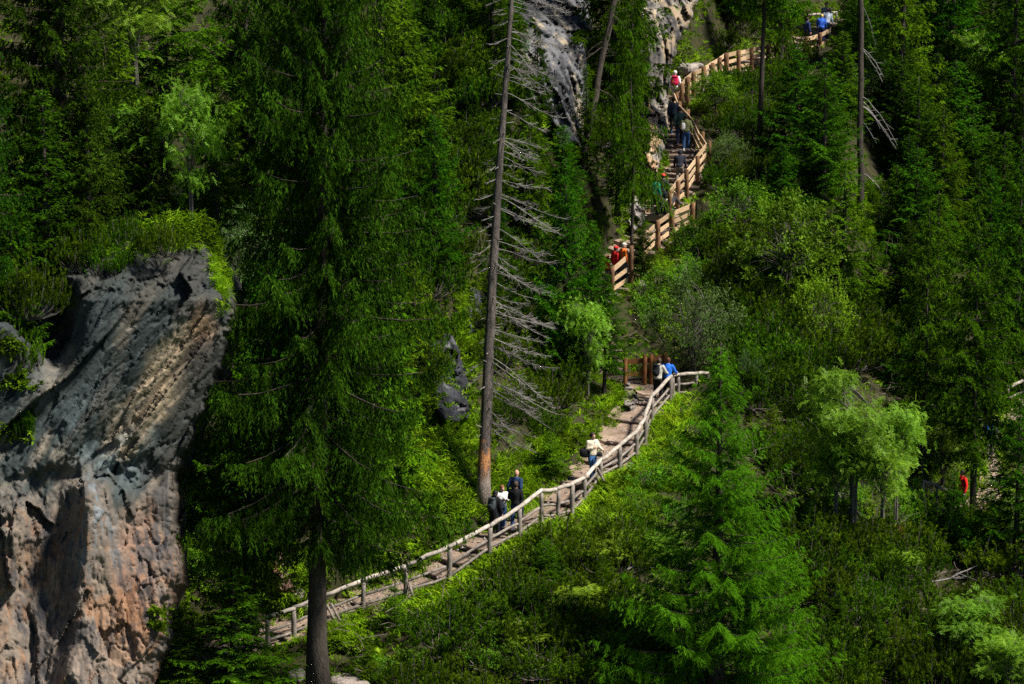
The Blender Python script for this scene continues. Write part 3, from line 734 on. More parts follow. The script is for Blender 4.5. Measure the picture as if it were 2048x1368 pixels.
def mesh_of(mb, name, mat):
    m = mesh(name, np.concatenate(mb.v), mb.f, smooth=True); m.materials.append(mat); return m

def dwarf_pine(seed, H=1.6, R=1.5, ns=42, mat='pine'):
    r = np.random.RandomState(seed); lv = Leaves(); st = MB()
    for i in range(ns):
        az = r.rand() * 2 * math.pi; rad = R * math.sqrt(r.rand()); hh = H * (1 - .45 * (rad / R) ** 2) * r.uniform(.65, 1.1)
        tip = np.array([math.cos(az) * rad, math.sin(az) * rad, hh]); t = np.linspace(0, 1, 6)
        p = np.stack([tip[0] * (1 - (1 - t) ** 2.0), tip[1] * (1 - (1 - t) ** 2.0), hh * t ** 1.6], 1); p[:, :2] += np.array([math.cos(az), math.sin(az)]) * .1 * t[:, None]
        st.tube(p, .028 * (1 - .75 * t) , 5, caps=False)
        sh = [p[-1]] + [p[-2] + r.normal(0, .16, 3) * np.array([1, 1, .6]) for _ in range(6)] + [p[-3] + r.normal(0, .2, 3) * np.array([1, 1, .5]) for _ in range(4)]
        for q_ in sh:
            ln = r.uniform(.16, .36); ax = unit(np.array([r.normal(0, .35), r.normal(0, .35), 1.0]) + .35 * np.array([math.cos(az), math.sin(az), 0]))
            n = int(ln / .0075); f = r.rand(n); b = q_ + ax * (ln * f)[:, None]
            rd = r.normal(0, 1, (n, 3)); rd = unit(rd - (rd @ ax)[:, None] * ax); dd = unit(ax * r.uniform(.6, 1.3, n)[:, None] + rd * .75)
            sd = unit(np.cross(dd, r.normal(0, 1, (n, 3)))); LL = r.uniform(.09, .15, n)
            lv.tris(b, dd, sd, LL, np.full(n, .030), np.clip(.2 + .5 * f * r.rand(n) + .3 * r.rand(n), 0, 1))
    return dict(H=H, R=R, parts=[('stems', mesh_of(st, 'stems', M['bark_grey'])), ('foliage', lv.mesh('foliage', M[mat]))])

def broadleaf(seed, H, R, mat, kind='rowan', nclump=46, leaf=0.13, per=60, stems=3, squash=.75, base=.25, bark='bark_grey'):
    r = np.random.RandomState(seed); lv = Quads(); st = MB()
    cl = []
    if kind == 'rowan':     # boughs end in flat, separate tiers of leaves
        lobes = []
        while len(lobes) < 11:
            q_ = r.normal(0, 1, 3); q_ = q_ / np.linalg.norm(q_) * r.uniform(.45, 1.0); lc = np.array([q_[0] * R * .85, q_[1] * R * .85, H * (base + (1 - base) * .52) + q_[2] * H * (1 - base) * .46])
            if all(np.linalg.norm((lc - o_[0]) / np.array([R, R, H * .5])) > .34 for o_ in lobes): lobes.append((lc, r.uniform(.28, .5)))
        for k_ in range(nclump):
            lc, lr = lobes[k_ % len(lobes)]; cl.append(lc + r.normal(0, .5, 3) * np.array([lr * R, lr * R, lr * H * .10]) - np.array([0, 0, .12 * H * lr * abs(r.normal(0, 1))]))
    while len(cl) < nclump:
        q_ = r.normal(0, 1, 3); q_ = q_ / np.linalg.norm(q_) * (r.rand() ** .35); c = np.array([q_[0] * R, q_[1] * R, H * (base + (1 - base) * .5) + q_[2] * H * (1 - base) * .5])
        lump = fbm(q_[None] * 1.6 + seed, 3)[0]
        if lump > (.47 if kind != 'rowan' else .44) or r.rand() < .02: cl.append(c)
    cl = np.array(cl)
    for s_ in range(stems):
        az = s_ * 2 * math.pi / stems + r.rand(); top = np.array([math.cos(az) * R * .35, math.sin(az) * R * .35, H * .8]); t = np.linspace(0, 1, 7)
        sp = top * np.stack([t ** 1.2, t ** 1.2, t], 1) + np.cumsum(r.normal(0, .03, (7, 3)), 0) * H * .12; sp[0] = (math.cos(az) * .06 * R, math.sin(az) * .06 * R, -.4)
        st.tube(sp, H * .014 * (1.15 - t), 7, caps=False)
        for c in cl[s_::stems]:
            k = np.argmin(np.linalg.norm(sp - (c - np.array([0, 0, .25 * R])), axis=1)); k = min(max(k, 2), 6); a = sp[k]
            tt = np.linspace(0, 1, 5); bpts = a + (c - a) * tt[:, None] + np.array([0, 0, 1]) * (.12 * np.linalg.norm(c - a) * np.sin(tt * math.pi))[:, None]
            st.tube(bpts, H * .005 * (1.1 - tt * .8), 4, caps=False)
    cr = .30 * (R ** .6)
    for c in cl:
        n = int(per * r.uniform(.6, 1.4)); off = r.normal(0, 1, (n, 3)) * np.array([1, 1, .36 if kind == 'rowan' else .55]) * cr * (.9 if kind == 'rowan' else 1); p = c + off
        out = unit(off * np.array([1, 1, .3]) + np.array([c[0], c[1], 0]) * .25 + r.normal(0, .25, (n, 3)))
        if kind == 'rowan':     # a feathered leaf: pairs of leaflets along a drooping stalk
            out = unit(r.normal(0, 1, (n, 3)) * np.array([1, 1, .4]) + np.array([0, 0, .1])); m = 6; b = np.repeat(p, m * 2 + 1, 0); j = np.tile(np.concatenate([np.repeat(np.arange(m), 2), [m]]), n); sg = np.tile(np.concatenate([np.tile([1., -1.], m), [0]]), n)
            od = np.repeat(out, m * 2 + 1, 0); LLf = leaf * 1.7; od[:, 2] -= .45 * j / m; od = unit(od)
            b = b + od * (LLf * j / m)[:, None]; sdv = unit(np.cross(od, np.array([0, 0, 1.]) + np.repeat(r.normal(0, .3, (n, 3)), m * 2 + 1, 0)))
            dd = unit(od * .55 + sdv * sg[:, None] + np.array([0, 0, -.15])); up = unit(np.cross(od, sdv) + r.normal(0, .2, b.shape)); sd = unit(np.cross(dd, up))
            LL = leaf * .62 * np.ones(len(b)) * r.uniform(.8, 1.1, len(b)); tint = np.repeat(np.clip(.25 + .35 * r.rand(n) + .25 * (off[:, 2] > 0) * r.rand(n), 0, 1), m * 2 + 1) + r.uniform(-.1, .15, len(b))
            lv.leaf(b, dd, sd, LL, LL * .36, np.clip(tint, 0, 1))
        else:
            # leaves sit along short shoots that fan out of the clump
            ns_ = 7; sdr = unit(r.normal(0, 1, (ns_, 3)) * np.array([1, 1, .6]) + np.array([0, 0, .75]) + unit(c - np.array([0, 0, H * .4])) * .8); sl = cr * 1.5 * r.uniform(.6, 1.3, ns_)
            k_ = r.randint(0, ns_, n); u_ = r.rand(n); p = c + sdr[k_] * (sl[k_] * u_)[:, None] + r.normal(0, .012, (n, 3))
            dd = unit(sdr[k_] * .6 + r.normal(0, .75, (n, 3)) + np.array([0, 0, -.1])); sd = unit(np.cross(dd, np.array([0, 0, 1.]) + r.normal(0, .45, (n, 3))))
            LL = leaf * r.uniform(.6, 1.2, n); wd = .6 if kind == 'alder' else .34; ct = r.uniform(0, .35)
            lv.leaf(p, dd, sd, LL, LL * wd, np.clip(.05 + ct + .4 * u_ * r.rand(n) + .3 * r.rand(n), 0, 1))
    return dict(H=H, R=R, parts=[('trunk', mesh_of(st, 'trunk', M[bark])), ('crown', lv.mesh('crown', M[mat]))])

PROTO = {}
PROTO['spruce_a'] = conifer(11, 10, 1.9, .06, 150, .30, .45)
PROTO['spruce_b'] = conifer(12, 10, 1.6, .05, 140, .40, .7, mat='spruce2')
PROTO['spruce_c'] = conifer(13, 10, 2.2, .10, 130, .25, .35, rag=.6)
PROTO['spruce_bare'] = conifer(14, 14, 2.2, .24, 150, .42, .7, rag=.6, tr=.012, wob=.03)
PROTO['spruce_high'] = conifer(24, 14, 2.2, .38, 130, .30, .6, rag=.5, tr=.012, wob=.03)
PROTO['spruce_young'] = conifer(15, 4, 1.2, .03, 90, .15, .25, tw_sp=.08, sprig=.12, mat='spruce2', lift=.15)
PROTO['spruce_hero'] = conifer(16, 26, 3.7, .17, 300, .50, 1.15, tw_sp=.085, sprig=.16, sp_sp=.045, ww=.30, rag=.55, power=.55, tr=.0122, lichen=.7, wob=.05, bark='bark', mat='spruce3')
PROTO['spruce_old'] = conifer(17, 16, 3.0, .08, 190, .42, .8, tw_sp=.11, rag=.55, lichen=.8, power=.6, mat='spruce3')
PROTO['spruce_d'] = conifer(21, 10, 2.0, .04, 170, .34, .6, mat='spruce3')
PROTO['spruce_e'] = conifer(22, 10, 1.7, .03, 170, .22, .4, rag=.55)
PROTO['larch'] = conifer(18, 14, 3.6, .03, 230, .14, .62, tw_sp=.08, sprig=.16, sp_sp=.030, ww=.19, power=.85, rag=.42, mat='larch', twl=.42, lift=.22, feather=1.0)
PROTO['larch_thin'] = conifer(19, 12, 2.0, .25, 90, .5, 1.1, tw_sp=.11, sprig=.17, sp_sp=.045, ww=.3, rag=.6, mat='spruce', twl=.5, lift=.1, feather=.9, power=.5, tr=.010, wob=.06)
for k in range(3): PROTO['pine_%d' % k] = dwarf_pine(30 + k, 1.6 + .2 * k, 1.5 + .1 * k)
PROTO['rowan_a'] = broadleaf(41, 5, 2.0, 'rowan', 'rowan', 100, .18, 26, 3, base=.18)
PROTO['rowan_b'] = broadleaf(42, 4, 1.8, 'rowan', 'rowan', 66, .18, 24, 4, base=.12)
PROTO['alder'] = broadleaf(43, 3.2, 2.1, 'alder', 'alder', 110, .13, 100, 5, base=.05)
PROTO['willow'] = broadleaf(44, 3.0, 2.0, 'willow', 'willow', 105, .13, 90, 6, base=.05)
PROTO['shrub'] = broadleaf(45, 1.1, 1.0, 'alder', 'alder', 40, .10, 60, 6, base=.02)
PROTO['rust'] = dwarf_pine(39, 1.2, .9, 18, mat='rust')

def plant(key, name, px, py, top, hw, label, cat='tree', D=None, lean=(0, 0), group=None, at=None, off=(0, 0, 0), rz=None):
    """root the plant where the photo shows its foot; top pixel row and half width give its size"""
    pr = PROTO[key]
    if at is not None: p = np.asarray(at, float)
    elif D is not None: p = P(px, py, D)
    else: p = ground(px, py)
    p = p + np.asarray(off, float); Dp = project(p)[2]
    h = (py - top) / F * Dp / cp; s_z = h / pr['H']; s_x = hw / F * Dp / pr['R']
    o = thing(name, label, cat, p, group); o.scale = (s_x, s_x, s_z)
    o.rotation_euler = (lean[1], lean[0], 0); rz = random.uniform(0, 6.28) if rz is None else rz
    for nm, m in pr['parts']:
        c = obj(nm, m, None, o); c.rotation_euler = (0, 0, rz)
    return o
SP = 'spruce_tree'
# foreground and left
plant('spruce_hero', SP, 640, 1372, -340, 225, 'tallest dark spruce with bare lower trunk standing in front of the log railing', lean=(.035, 0), off=(0, -.6, 0))
plant('spruce_b', SP, 500, 1240, 790, 95, 'slim spruce with a thin dark trunk beside the right edge of the cliff', D=94.5)
plant('spruce_a', SP, 470, 1420, 1130, 120, 'low spruce at the bottom edge between the cliff and the big trunk', D=91.5)
plant('spruce_young', SP, 380, 1390, 1250, 70, 'small young spruce at the foot of the cliff on the bottom edge', D=91.5)
plant('spruce_c', SP, 545, 1130, 470, 120, 'spruce right behind the big spruce, left of its trunk', D=101)
plant('spruce_a', SP, 470, 1080, 560, 85, 'spruce just right of the overhanging rock', D=99.5)
plant('spruce_b', SP, 760, 1080, 420, 110, 'spruce behind the big spruce on its right side', D=102.5)
plant('spruce_old', SP, 500, 620, -160, 130, 'tall spruce rising behind the grassy cliff top', D=104)
plant('spruce_old', SP, 690, 760, -260, 130, 'tall lichen-hung spruce behind the big spruce at the top', D=107)
plant('spruce_a', SP, 590, 640, 0, 110, 'spruce between the two tall lichen-hung spruces', D=109)
plant('spruce_old', SP, 130, 545, -330, 170, 'old dark spruce with hanging lichen on top of the cliff', D=90.5)
plant('spruce_old', SP, -40, 640, -60, 95, 'spruce at the left edge with bright branch tips above the cliff', D=86.0)
plant('spruce_c', SP, 30, 760, 400, 85, 'spruce beside the dark hollow at the left edge of the cliff', D=86.5)
plant('spruce_b', SP, 240, 500, 60, 105, 'spruce above the middle of the cliff top, left of the pale rowan', D=91.5)
plant('spruce_b', SP, 430, 470, 130, 80, 'yellowish spruce above the grassy corner of the cliff', D=92.5)
plant('spruce_a', SP, 330, 300, -220, 130, 'spruce at the top edge behind the pale rowan', D=99)
plant('rowan_b', 'rowan_tree', 382, 420, 130, 66, 'pale green rowan on the cliff top among dark spruces', D=89.5)
plant('rowan_b', 'rowan_tree', 230, 400, 170, 80, 'dim green rowan left of the paler one on the cliff top', D=90.3)
plant('rowan_b', 'rowan_tree', 270, 150, -90, 90, 'green rowan at the top edge above the cliff', D=93.5)
plant('willow', 'willow_bush', 470, 560, 430, 70, 'bluish green bush just right of the grassy cliff top', 'bush', D=98)
plant('pine_2', 'dwarf_pine', 60, 640, 520, 80, 'dwarf pine hanging over the dark hollow at the top left of the cliff', 'shrub', D=85.6)
plant('pine_1', 'dwarf_pine', 330, 515, 440, 52, 'dwarf pine spilling over the front of the cliff rim below the turf', 'shrub', D=86.6)
plant('pine_0', 'dwarf_pine', 215, 555, 480, 52, 'dwarf pine spilling over the cliff rim left of the turf', 'shrub', D=86.5)
plant('pine_0', 'dwarf_pine', 165, 545, 450, 60, 'dwarf pine on the cliff rim below the old spruce', 'shrub', D=86.9)
plant('pine_1', 'dwarf_pine', 255, 510, 430, 55, 'dwarf pine on the cliff rim left of the turf', 'shrub', D=87.2)
plant('spruce_e', SP, 95, 560, 180, 90, 'dark spruce above the hollow on the cliff', D=87.6)
plant('spruce_d', SP, 180, 520, 150, 85, 'dark spruce on the cliff rim between hollow and turf', D=88.4)
plant('spruce_d', SP, 300, 480, 200, 75, 'dark spruce under the pale rowan on the cliff', D=90.0)
plant('pine_1', 'dwarf_pine', 10, 760, 640, 70, 'dwarf pine clinging to the cliff at the left edge', 'shrub', D=85.2)
plant('pine_0', 'dwarf_pine', 50, 880, 800, 45, 'small dwarf pine on the cliff ledge below the hollow', 'shrub', D=85.8)
plant('spruce_e', SP, 1905, 1085, 940, 38, 'young spruce left of the red jacket on the side trail', D=109)
plant('spruce_young', SP, 1972, 1075, 965, 45, 'young spruce right of the red jacket on the side trail', D=109)
# middle
plant('spruce_bare', SP, 1208, 800, 545, 62, 'dense dark spruce at the path bend beside the brown railing', D=113.6)
plant('rowan_b', 'rowan_tree', 1175, 770, 570, 48, 'green rowan leaning on the dense spruce at the path bend', D=112.2)
plant('spruce_c', SP, 1130, 800, 320, 80, 'spruce behind the dead branches, left of the lone brown post', D=113.5)
plant('spruce_a', SP, 1184, 650, 440, 50, 'spruce in front of the hidden path, below the leaning trunk', D=119.0)
plant('spruce_b', SP, 1060, 560, 235, 70, 'spruce right behind the middle of the dead spruce')
plant('spruce_a', SP, 1235, 420, 225, 48, 'young bright spruce at the foot of the leaning trunk', D=124)
plant('larch_thin', 'larch_tree', 1262, 540, -60, 60, 'ragged dark larch drooping over the left side of the stairs', D=122.8)
plant('spruce_bare', SP, 1225, 330, -330, 110, 'spruce at the top edge between the two rock walls', D=130)
plant('spruce_b', SP, 760, 330, -160, 100, 'spruce at the top edge right of the big spruce')
plant('spruce_c', SP, 985, 210, -160, 75, 'spruce at the top edge behind the top of the dead spruce')
plant('spruce_young', SP, 1100, 950, 860, 40, 'knee-high spruce on the bank below the dead branches')
plant('spruce_a', SP, 870, 560, 230, 75, 'spruce on the dim slope left of the dead spruce')
plant('spruce_b', SP, 830, 830, 520, 70, 'spruce beside the mossy rock left of the dead trunk')
plant('willow', 'willow_bush', 1385, 745, 565, 90, 'round grey-green willow above the blue jacket', 'bush')
plant('willow', 'willow_bush', 1495, 800, 715, 40, 'grey willow just right of the larch top', 'bush')
plant('alder', 'alder_bush', 1565, 590, 405, 105, 'broad bright green bush on the slope below the stairs', 'bush', off=(0, -1.6, .3))
plant('alder', 'alder_bush', 1480, 480, 370, 70, 'green bush right of the landing railing', 'bush')
plant('alder', 'alder_bush', 1640, 720, 560, 60, 'green bush hanging down right of the broad bright bush', 'bush')
plant('larch', 'larch_tree', 1432, 1440, 682, 215, 'soft green larch in the right foreground, its tip covering the end of the railing', D=94.5)
# right of the stairs
plant('spruce_high', SP, 1518, 305, -420, 80, 'tall spruce with bare trunk right of the stair head railing')
plant('spruce_a', SP, 1590, 340, 90, 70, 'spruce below the short railing near the top edge')
plant('spruce_c', SP, 1645, 440, 120, 88, 'broad spruce left of the broken snag')
plant('spruce_a', SP, 1560, 460, 285, 55, 'smaller spruce on the slope right of the stair bend')
plant('spruce_b', SP, 1685, 640, 320, 78, 'dark spruce above the pale rock on the right slope')
plant('spruce_a', SP, 1702, 190, -60, 48, 'spruce in front of the hikers near the top edge', D=148)
plant('spruce_c', SP, 1562, 120, -250, 55, 'spruce at the top edge left of the seated hikers', D=147)
plant('spruce_a', SP, 1740, 640, 470, 45, 'small spruce beside the pale rock on the right slope')
plant('spruce_b', SP, 1880, 520, 215, 72, 'slim spruce below the bright leaning rowan')
plant('spruce_a', SP, 1868, 780, 385, 95, 'dark spruce above the trunk with the rowan beside it')
plant('spruce_bare', SP, 1944, 1080, 350, 100, 'tall thin spruce with a long visible trunk near the right edge', D=111)
plant('spruce_a', SP, 2030, 780, 280, 75, 'spruce on the right edge at mid height')
plant('spruce_bare', SP, 1842, 1045, 420, 85, 'spruce with a stout dark trunk right of the bright rowan', D=114.5)
plant('spruce_c', SP, 2030, 1160, 780, 80, 'spruce at the right edge in front of the side trail', D=107)
plant('spruce_b', SP, 1800, 300, -170, 90, 'spruce at the top edge right of the broken snag')
plant('spruce_a', SP, 1900, 230, -220, 90, 'dark spruce at the top edge behind the leaning rowan')
plant('spruce_c', SP, 2020, 400, -200, 95, 'dark spruce filling the top right corner')
plant('spruce_a', SP, 1975, 620, 330, 60, 'dark spruce in the deep shade at the right')
plant('spruce_b', SP, 1790, 520, 330, 45, 'thin spruce right of the dead white branches')
plant('spruce_young', SP, 1610, 640, 540, 50, 'young spruce left of the dark spruce on the right slope')
plant('rowan_a', 'rowan_tree', 1706, 1020, 708, 92, 'large bright rowan with red berries right of the larch', D=104.5)
plant('rowan_b', 'rowan_tree', 1792, 1015, 768, 62, 'right half of the bright rowan clump, beside the stout trunk', D=105.5)
plant('rowan_b', 'rowan_tree', 1672, 1015, 850, 58, 'low left part of the bright rowan clump, nearest the larch', D=104.2)
plant('rowan_b', 'rowan_tree', 1765, 1020, 865, 55, 'low middle part of the bright rowan clump above the dry twigs', D=103.8)
plant('rowan_b', 'rowan_tree', 1910, 250, 45, 70, 'bright leaning rowan below the top right corner', lean=(.35, 0))
plant('rowan_b', 'rowan_tree', 1885, 985, 820, 52, 'dim rowan between the stout trunk and the side trail')
plant('rowan_b', 'rowan_tree', 1935, 1330, 1165, 70, 'bright rowan bush at the lower right', D=99)
plant('rowan_b', 'rowan_tree', 2020, 1400, 1240, 70, 'bright rowan bush in the bottom right corner', D=97)
plant('willow', 'willow_bush', 1745, 250, 120, 50, 'grey willow beside the broken snag', 'bush')
plant('willow', 'willow_bush', 1456, 345, 275, 42, 'dim willow bush right of the stair bend', 'bush')
plant('alder', 'alder_bush', 1430, 225, 150, 50, 'grassy green bush under the stair head railing', 'bush')
plant('spruce_young', SP, 1090, 1180, 1075, 45, 'small spruce just below the log railing beneath the white shirt')
plant('spruce_young', SP, 790, 1290, 1170, 45, 'small conifer growing up in front of the railing right of the big trunk', D=96.3)
plant('spruce_young', SP, 1310, 1370, 1230, 60, 'young spruce at the bottom edge left of the larch')
plant('spruce_d', SP, 1075, 250, 60, 36, 'slim spruce standing in front of the streaked rock wall')
plant('spruce_e', SP, 1172, 345, 130, 34, 'slim spruce beside the foot of the leaning trunk')
plant('spruce_e', SP, 1125, 400, 250, 48, 'small spruce at the foot of the streaked rock wall')
plant('spruce_d', SP, 1060, 330, 170, 42, 'small spruce left of the streaked rock wall foot')
plant('spruce_d', SP, 1284, 552, 425, 27, 'small dark spruce between the lone brown post and the landing railing', D=122.2)
plant('rust', 'dead_shrub', 915, 140, 85, 30, 'rusty red dead shrub on the upper slope left of the dead spruce', 'shrub')
plant('rust', 'dead_shrub', 1560, 640, 610, 16, 'rusty dead shrub below the broad bright bush', 'shrub')
plant('rust', 'dead_shrub', 1195, 1250, 1215, 16, 'small rusty dead shrub at the bottom centre', 'shrub')
plant('rust', 'dead_shrub', 1810, 1085, 1045, 20, 'rusty dead shrub below the stout spruce trunk', 'shrub')
plant('rust', 'dead_shrub', 1650, 1200, 1160, 18, 'small rusty dead shrub right of the larch foot', 'shrub')

# dwarf pines and low shrubs in drifts
def drift(poly, n, hmin, hmax, label, group, kinds=('pine_0', 'pine_1', 'pine_2'), name='dwarf_pine', seed=0, mind=34, cat='shrub'):
    r = random.Random(seed); xs = [p[0] for p in poly]; ys = [p[1] for p in poly]; got = []; tries = 0
    while len(got) < n and tries < 6000:
        tries += 1; x = r.uniform(min(xs), max(xs)); y = r.uniform(min(ys), max(ys))
        if poly_dist(np.array([x]), np.array([y]), poly)[0] < 0: continue
        if any((x - a) ** 2 + ((y - b) * 1.3) ** 2 < mind ** 2 for a, b in got): continue
        p = ground(x, y); pi = path_info(p[0], p[1], p[2])
        if pi[0] < pi[1] + .9: continue
        got.append((x, y))
    ys_ = sorted(g_[1] for g_ in got); rows = ('upper', 'middle', 'lower') if len(got) > 14 else ('upper', 'lower'); nr_ = len(rows)
    row_of = lambda y: min(nr_ - 1, sum(y >= ys_[int(len(ys_) * q_ / nr_)] for q_ in range(1, nr_)))
    ORD = 'first second third fourth fifth sixth seventh eighth ninth tenth eleventh twelfth thirteenth fourteenth'.split()
    for k_, rw in enumerate(rows):
        for j_, (x, y) in enumerate(sorted(g_ for g_ in got if row_of(g_[1]) == k_)):
            h = r.uniform(hmin, hmax); k = r.choice(kinds); random.seed(r.randint(0, 99999))
            plant(k, name, x, y, y - h, h * (r.uniform(.75, 1.05) if cat == 'shrub' else r.uniform(.24, .34)), '%s %s from left, %s row, %s' % (ORD[min(j_, 13)], name.replace('_', ' '), rw, label), cat, group=group)
drift([(830,-40),(1000,-40),(990,300),(960,540),(860,540),(800,300)], 30, 70, 110, 'on the slope left of the dead spruce', 'dwarf pines left of the dead spruce', seed=1)
drift([(1400,500),(1640,480),(1660,640),(1480,650)], 16, 55, 85, 'on the slope under the broad bright bush', 'dwarf pines below the stairs', seed=2)
drift([(1480,660),(1850,640),(1840,720),(1640,760),(1640,980),(1540,1000),(1500,860)], 34, 60, 100, 'between the larch and the bright rowan', 'dwarf pines behind the larch', seed=3)
drift([(1020,1170),(1240,1080),(1300,1180),(1320,1400),(700,1420),(720,1330),(900,1260)], 24, 60, 100, 'at the bottom below the log railing', 'dwarf pines at the bottom centre', seed=4, mind=48)
drift([(1560,1060),(1800,1040),(1960,1100),(2060,1180),(2060,1400),(1600,1420)], 34, 60, 105, 'in the lower right undergrowth', 'dwarf pines at the lower right', seed=5, mind=42)
drift([(1430,230),(1560,300),(1560,420),(1440,400)], 9, 45, 70, 'on the slope right of the stair bend', 'dwarf pines right of the stairs', seed=6)
drift([(1440,60),(1600,20),(1620,180),(1560,270),(1470,230)], 15, 40, 62, 'above and beside the stair head', 'dwarf pines by the stair head', seed=41, mind=26)
drift([(1175,120),(1262,160),(1250,380),(1190,420)], 10, 45, 70, 'round the leaning trunk', 'dwarf pines round the leaning trunk', seed=42, mind=26)
drift([(700,300),(860,300),(900,700),(780,800)], 12, 60, 90, 'right of the big spruce at mid height', 'dwarf pines right of the big spruce', seed=43, mind=40)
drift([(430,440),(640,430),(640,960),(470,980)], 12, 60, 90, 'between the cliff and the big spruce', 'dwarf pines behind the cliff', seed=7, mind=60)
drift([(1730,180),(2040,200),(2040,520),(1760,560)], 20, 50, 80, 'on the shaded slope at the upper right', 'dwarf pines at the upper right', seed=8)
drift([(980,560),(1200,540),(1200,760),(1120,900),(1000,860)], 16, 55, 80, 'behind the dead branches', 'dwarf pines behind the dead branches', seed=9)
drift([(700,1000),(800,960),(820,1060),(780,1100),(700,1120)], 6, 30, 48, 'on the bank above the log railing', 'shrubs on the bank', ('shrub',), 'low_shrub', 10, 26)
drift([(1150,1040),(1290,940),(1400,860),(1390,1060),(1240,1120)], 12, 24, 44, 'on the grassy slope below the log railing', 'shrubs below the railing', ('shrub',), 'low_shrub', 11, 24)
drift([(1270,560),(1400,470),(1420,540),(1400,700),(1300,680)], 22, 26, 46, 'between the two flights of the path', 'shrubs between the path flights', ('shrub',), 'low_shrub', 12, 22)
drift([(660,1290),(1000,1200),(1200,1240),(1300,1368),(680,1380)], 12, 30, 56, 'at the bottom centre', 'shrubs at the bottom centre', ('shrub',), 'low_shrub', 13, 40)
drift([(360,1000),(470,980),(470,1180),(360,1200)], 8, 40, 60, 'at the foot of the cliff', 'shrubs at the cliff foot', ('shrub',), 'low_shrub', 14, 26)
drift([(1640,990),(1860,980),(1880,1060),(1660,1070)], 12, 32, 52, 'under the bright rowan', 'shrubs under the bright rowan', ('shrub',), 'low_shrub', 16, 26)
drift([(1850,1030),(2040,1010),(2040,1100),(1880,1120)], 10, 30, 50, 'by the side trail at the right', 'shrubs by the side trail', ('shrub',), 'low_shrub', 15, 26)

SK = ('spruce_a', 'spruce_d', 'spruce_e', 'spruce_d')
drift([(2100,0),(2420,0),(2420,1500),(2100,1500)], 24, 190, 300, 'just beyond the right edge', 'spruces beyond the right edge', SK, 'spruce_tree', 51, 70, 'tree')
drift([(-380,40),(-80,40),(-80,620),(-380,620)], 9, 200, 300, 'just beyond the left edge', 'spruces beyond the left edge', SK, 'spruce_tree', 52, 80, 'tree')
drift([(2090,100),(2420,100),(2420,1450),(2090,1450)], 20, 70, 110, 'just beyond the right edge', 'dwarf pines beyond the right edge', seed=53, mind=70)
drift([(1760,60),(2080,20),(2080,640),(1960,700),(1800,560)], 24, 170, 290, 'in the dark forest at the right', 'spruces of the right-hand forest', SK, 'spruce_tree', 21, 50, 'tree')
drift([(1720,120),(1790,60),(1780,330),(1600,440),(1570,350),(1640,270)], 9, 150, 230, 'behind the snag at the upper right', 'spruces behind the snag', SK, 'spruce_tree', 22, 55, 'tree')
drift([(1430,-40),(1560,-60),(1560,20),(1440,40)], 5, 140, 220, 'above the stair head railing', 'spruces above the stair head', SK, 'spruce_tree', 23, 40, 'tree')
drift([(480,80),(860,60),(850,720),(640,980),(500,900)], 18, 200, 330, 'in the forest behind the big spruce', 'spruces behind the big spruce', SK, 'spruce_tree', 24, 80, 'tree')
drift([(860,60),(1010,60),(1180,360),(1190,560),(1040,800),(960,560)], 12, 110, 190, 'on the slope behind the dead spruce', 'spruces behind the dead spruce', SK, 'spruce_tree', 25, 60, 'tree')
drift([(1780,640),(2060,720),(2060,1000),(1900,960),(1800,900)], 9, 130, 220, 'round the side trail at the right', 'spruces by the side trail', SK, 'spruce_tree', 26, 60, 'tree')
drift([(720,1300),(1250,1180),(1320,1380),(700,1400)], 8, 70, 120, 'in the bottom centre undergrowth', 'young spruces at the bottom centre', ('spruce_young', 'spruce_e'), 'young_spruce', 27, 90, 'tree')
drift([(1560,1080),(1980,1060),(2060,1300),(1980,1400),(1560,1400)], 9, 70, 120, 'in the lower right undergrowth', 'young spruces at the lower right', ('spruce_young', 'spruce_e'), 'young_spruce', 28, 90, 'tree')
drift([(1480,640),(1640,640),(1620,960),(1520,960)], 5, 60, 100, 'between larch and bright rowan', 'young spruces behind the larch', ('spruce_young',), 'young_spruce', 29, 70, 'tree')
drift([(1150,1120),(1330,1040),(1380,1300),(1000,1340)], 6, 50, 80, 'in the bottom centre undergrowth', 'pale rowan bushes at the bottom', ('rowan_b',), 'rowan_bush', 30, 80)
drift([(1600,1140),(1900,1120),(1880,1380),(1640,1380)], 4, 40, 70, 'in the lower right undergrowth', 'pale rowan bushes at the lower right', ('rowan_b',), 'rowan_bush', 31, 90)

# ------------------------------------------------------------------ dead trees
def px_height(py0, py1, D): return (py0 - py1) / F * D / cp

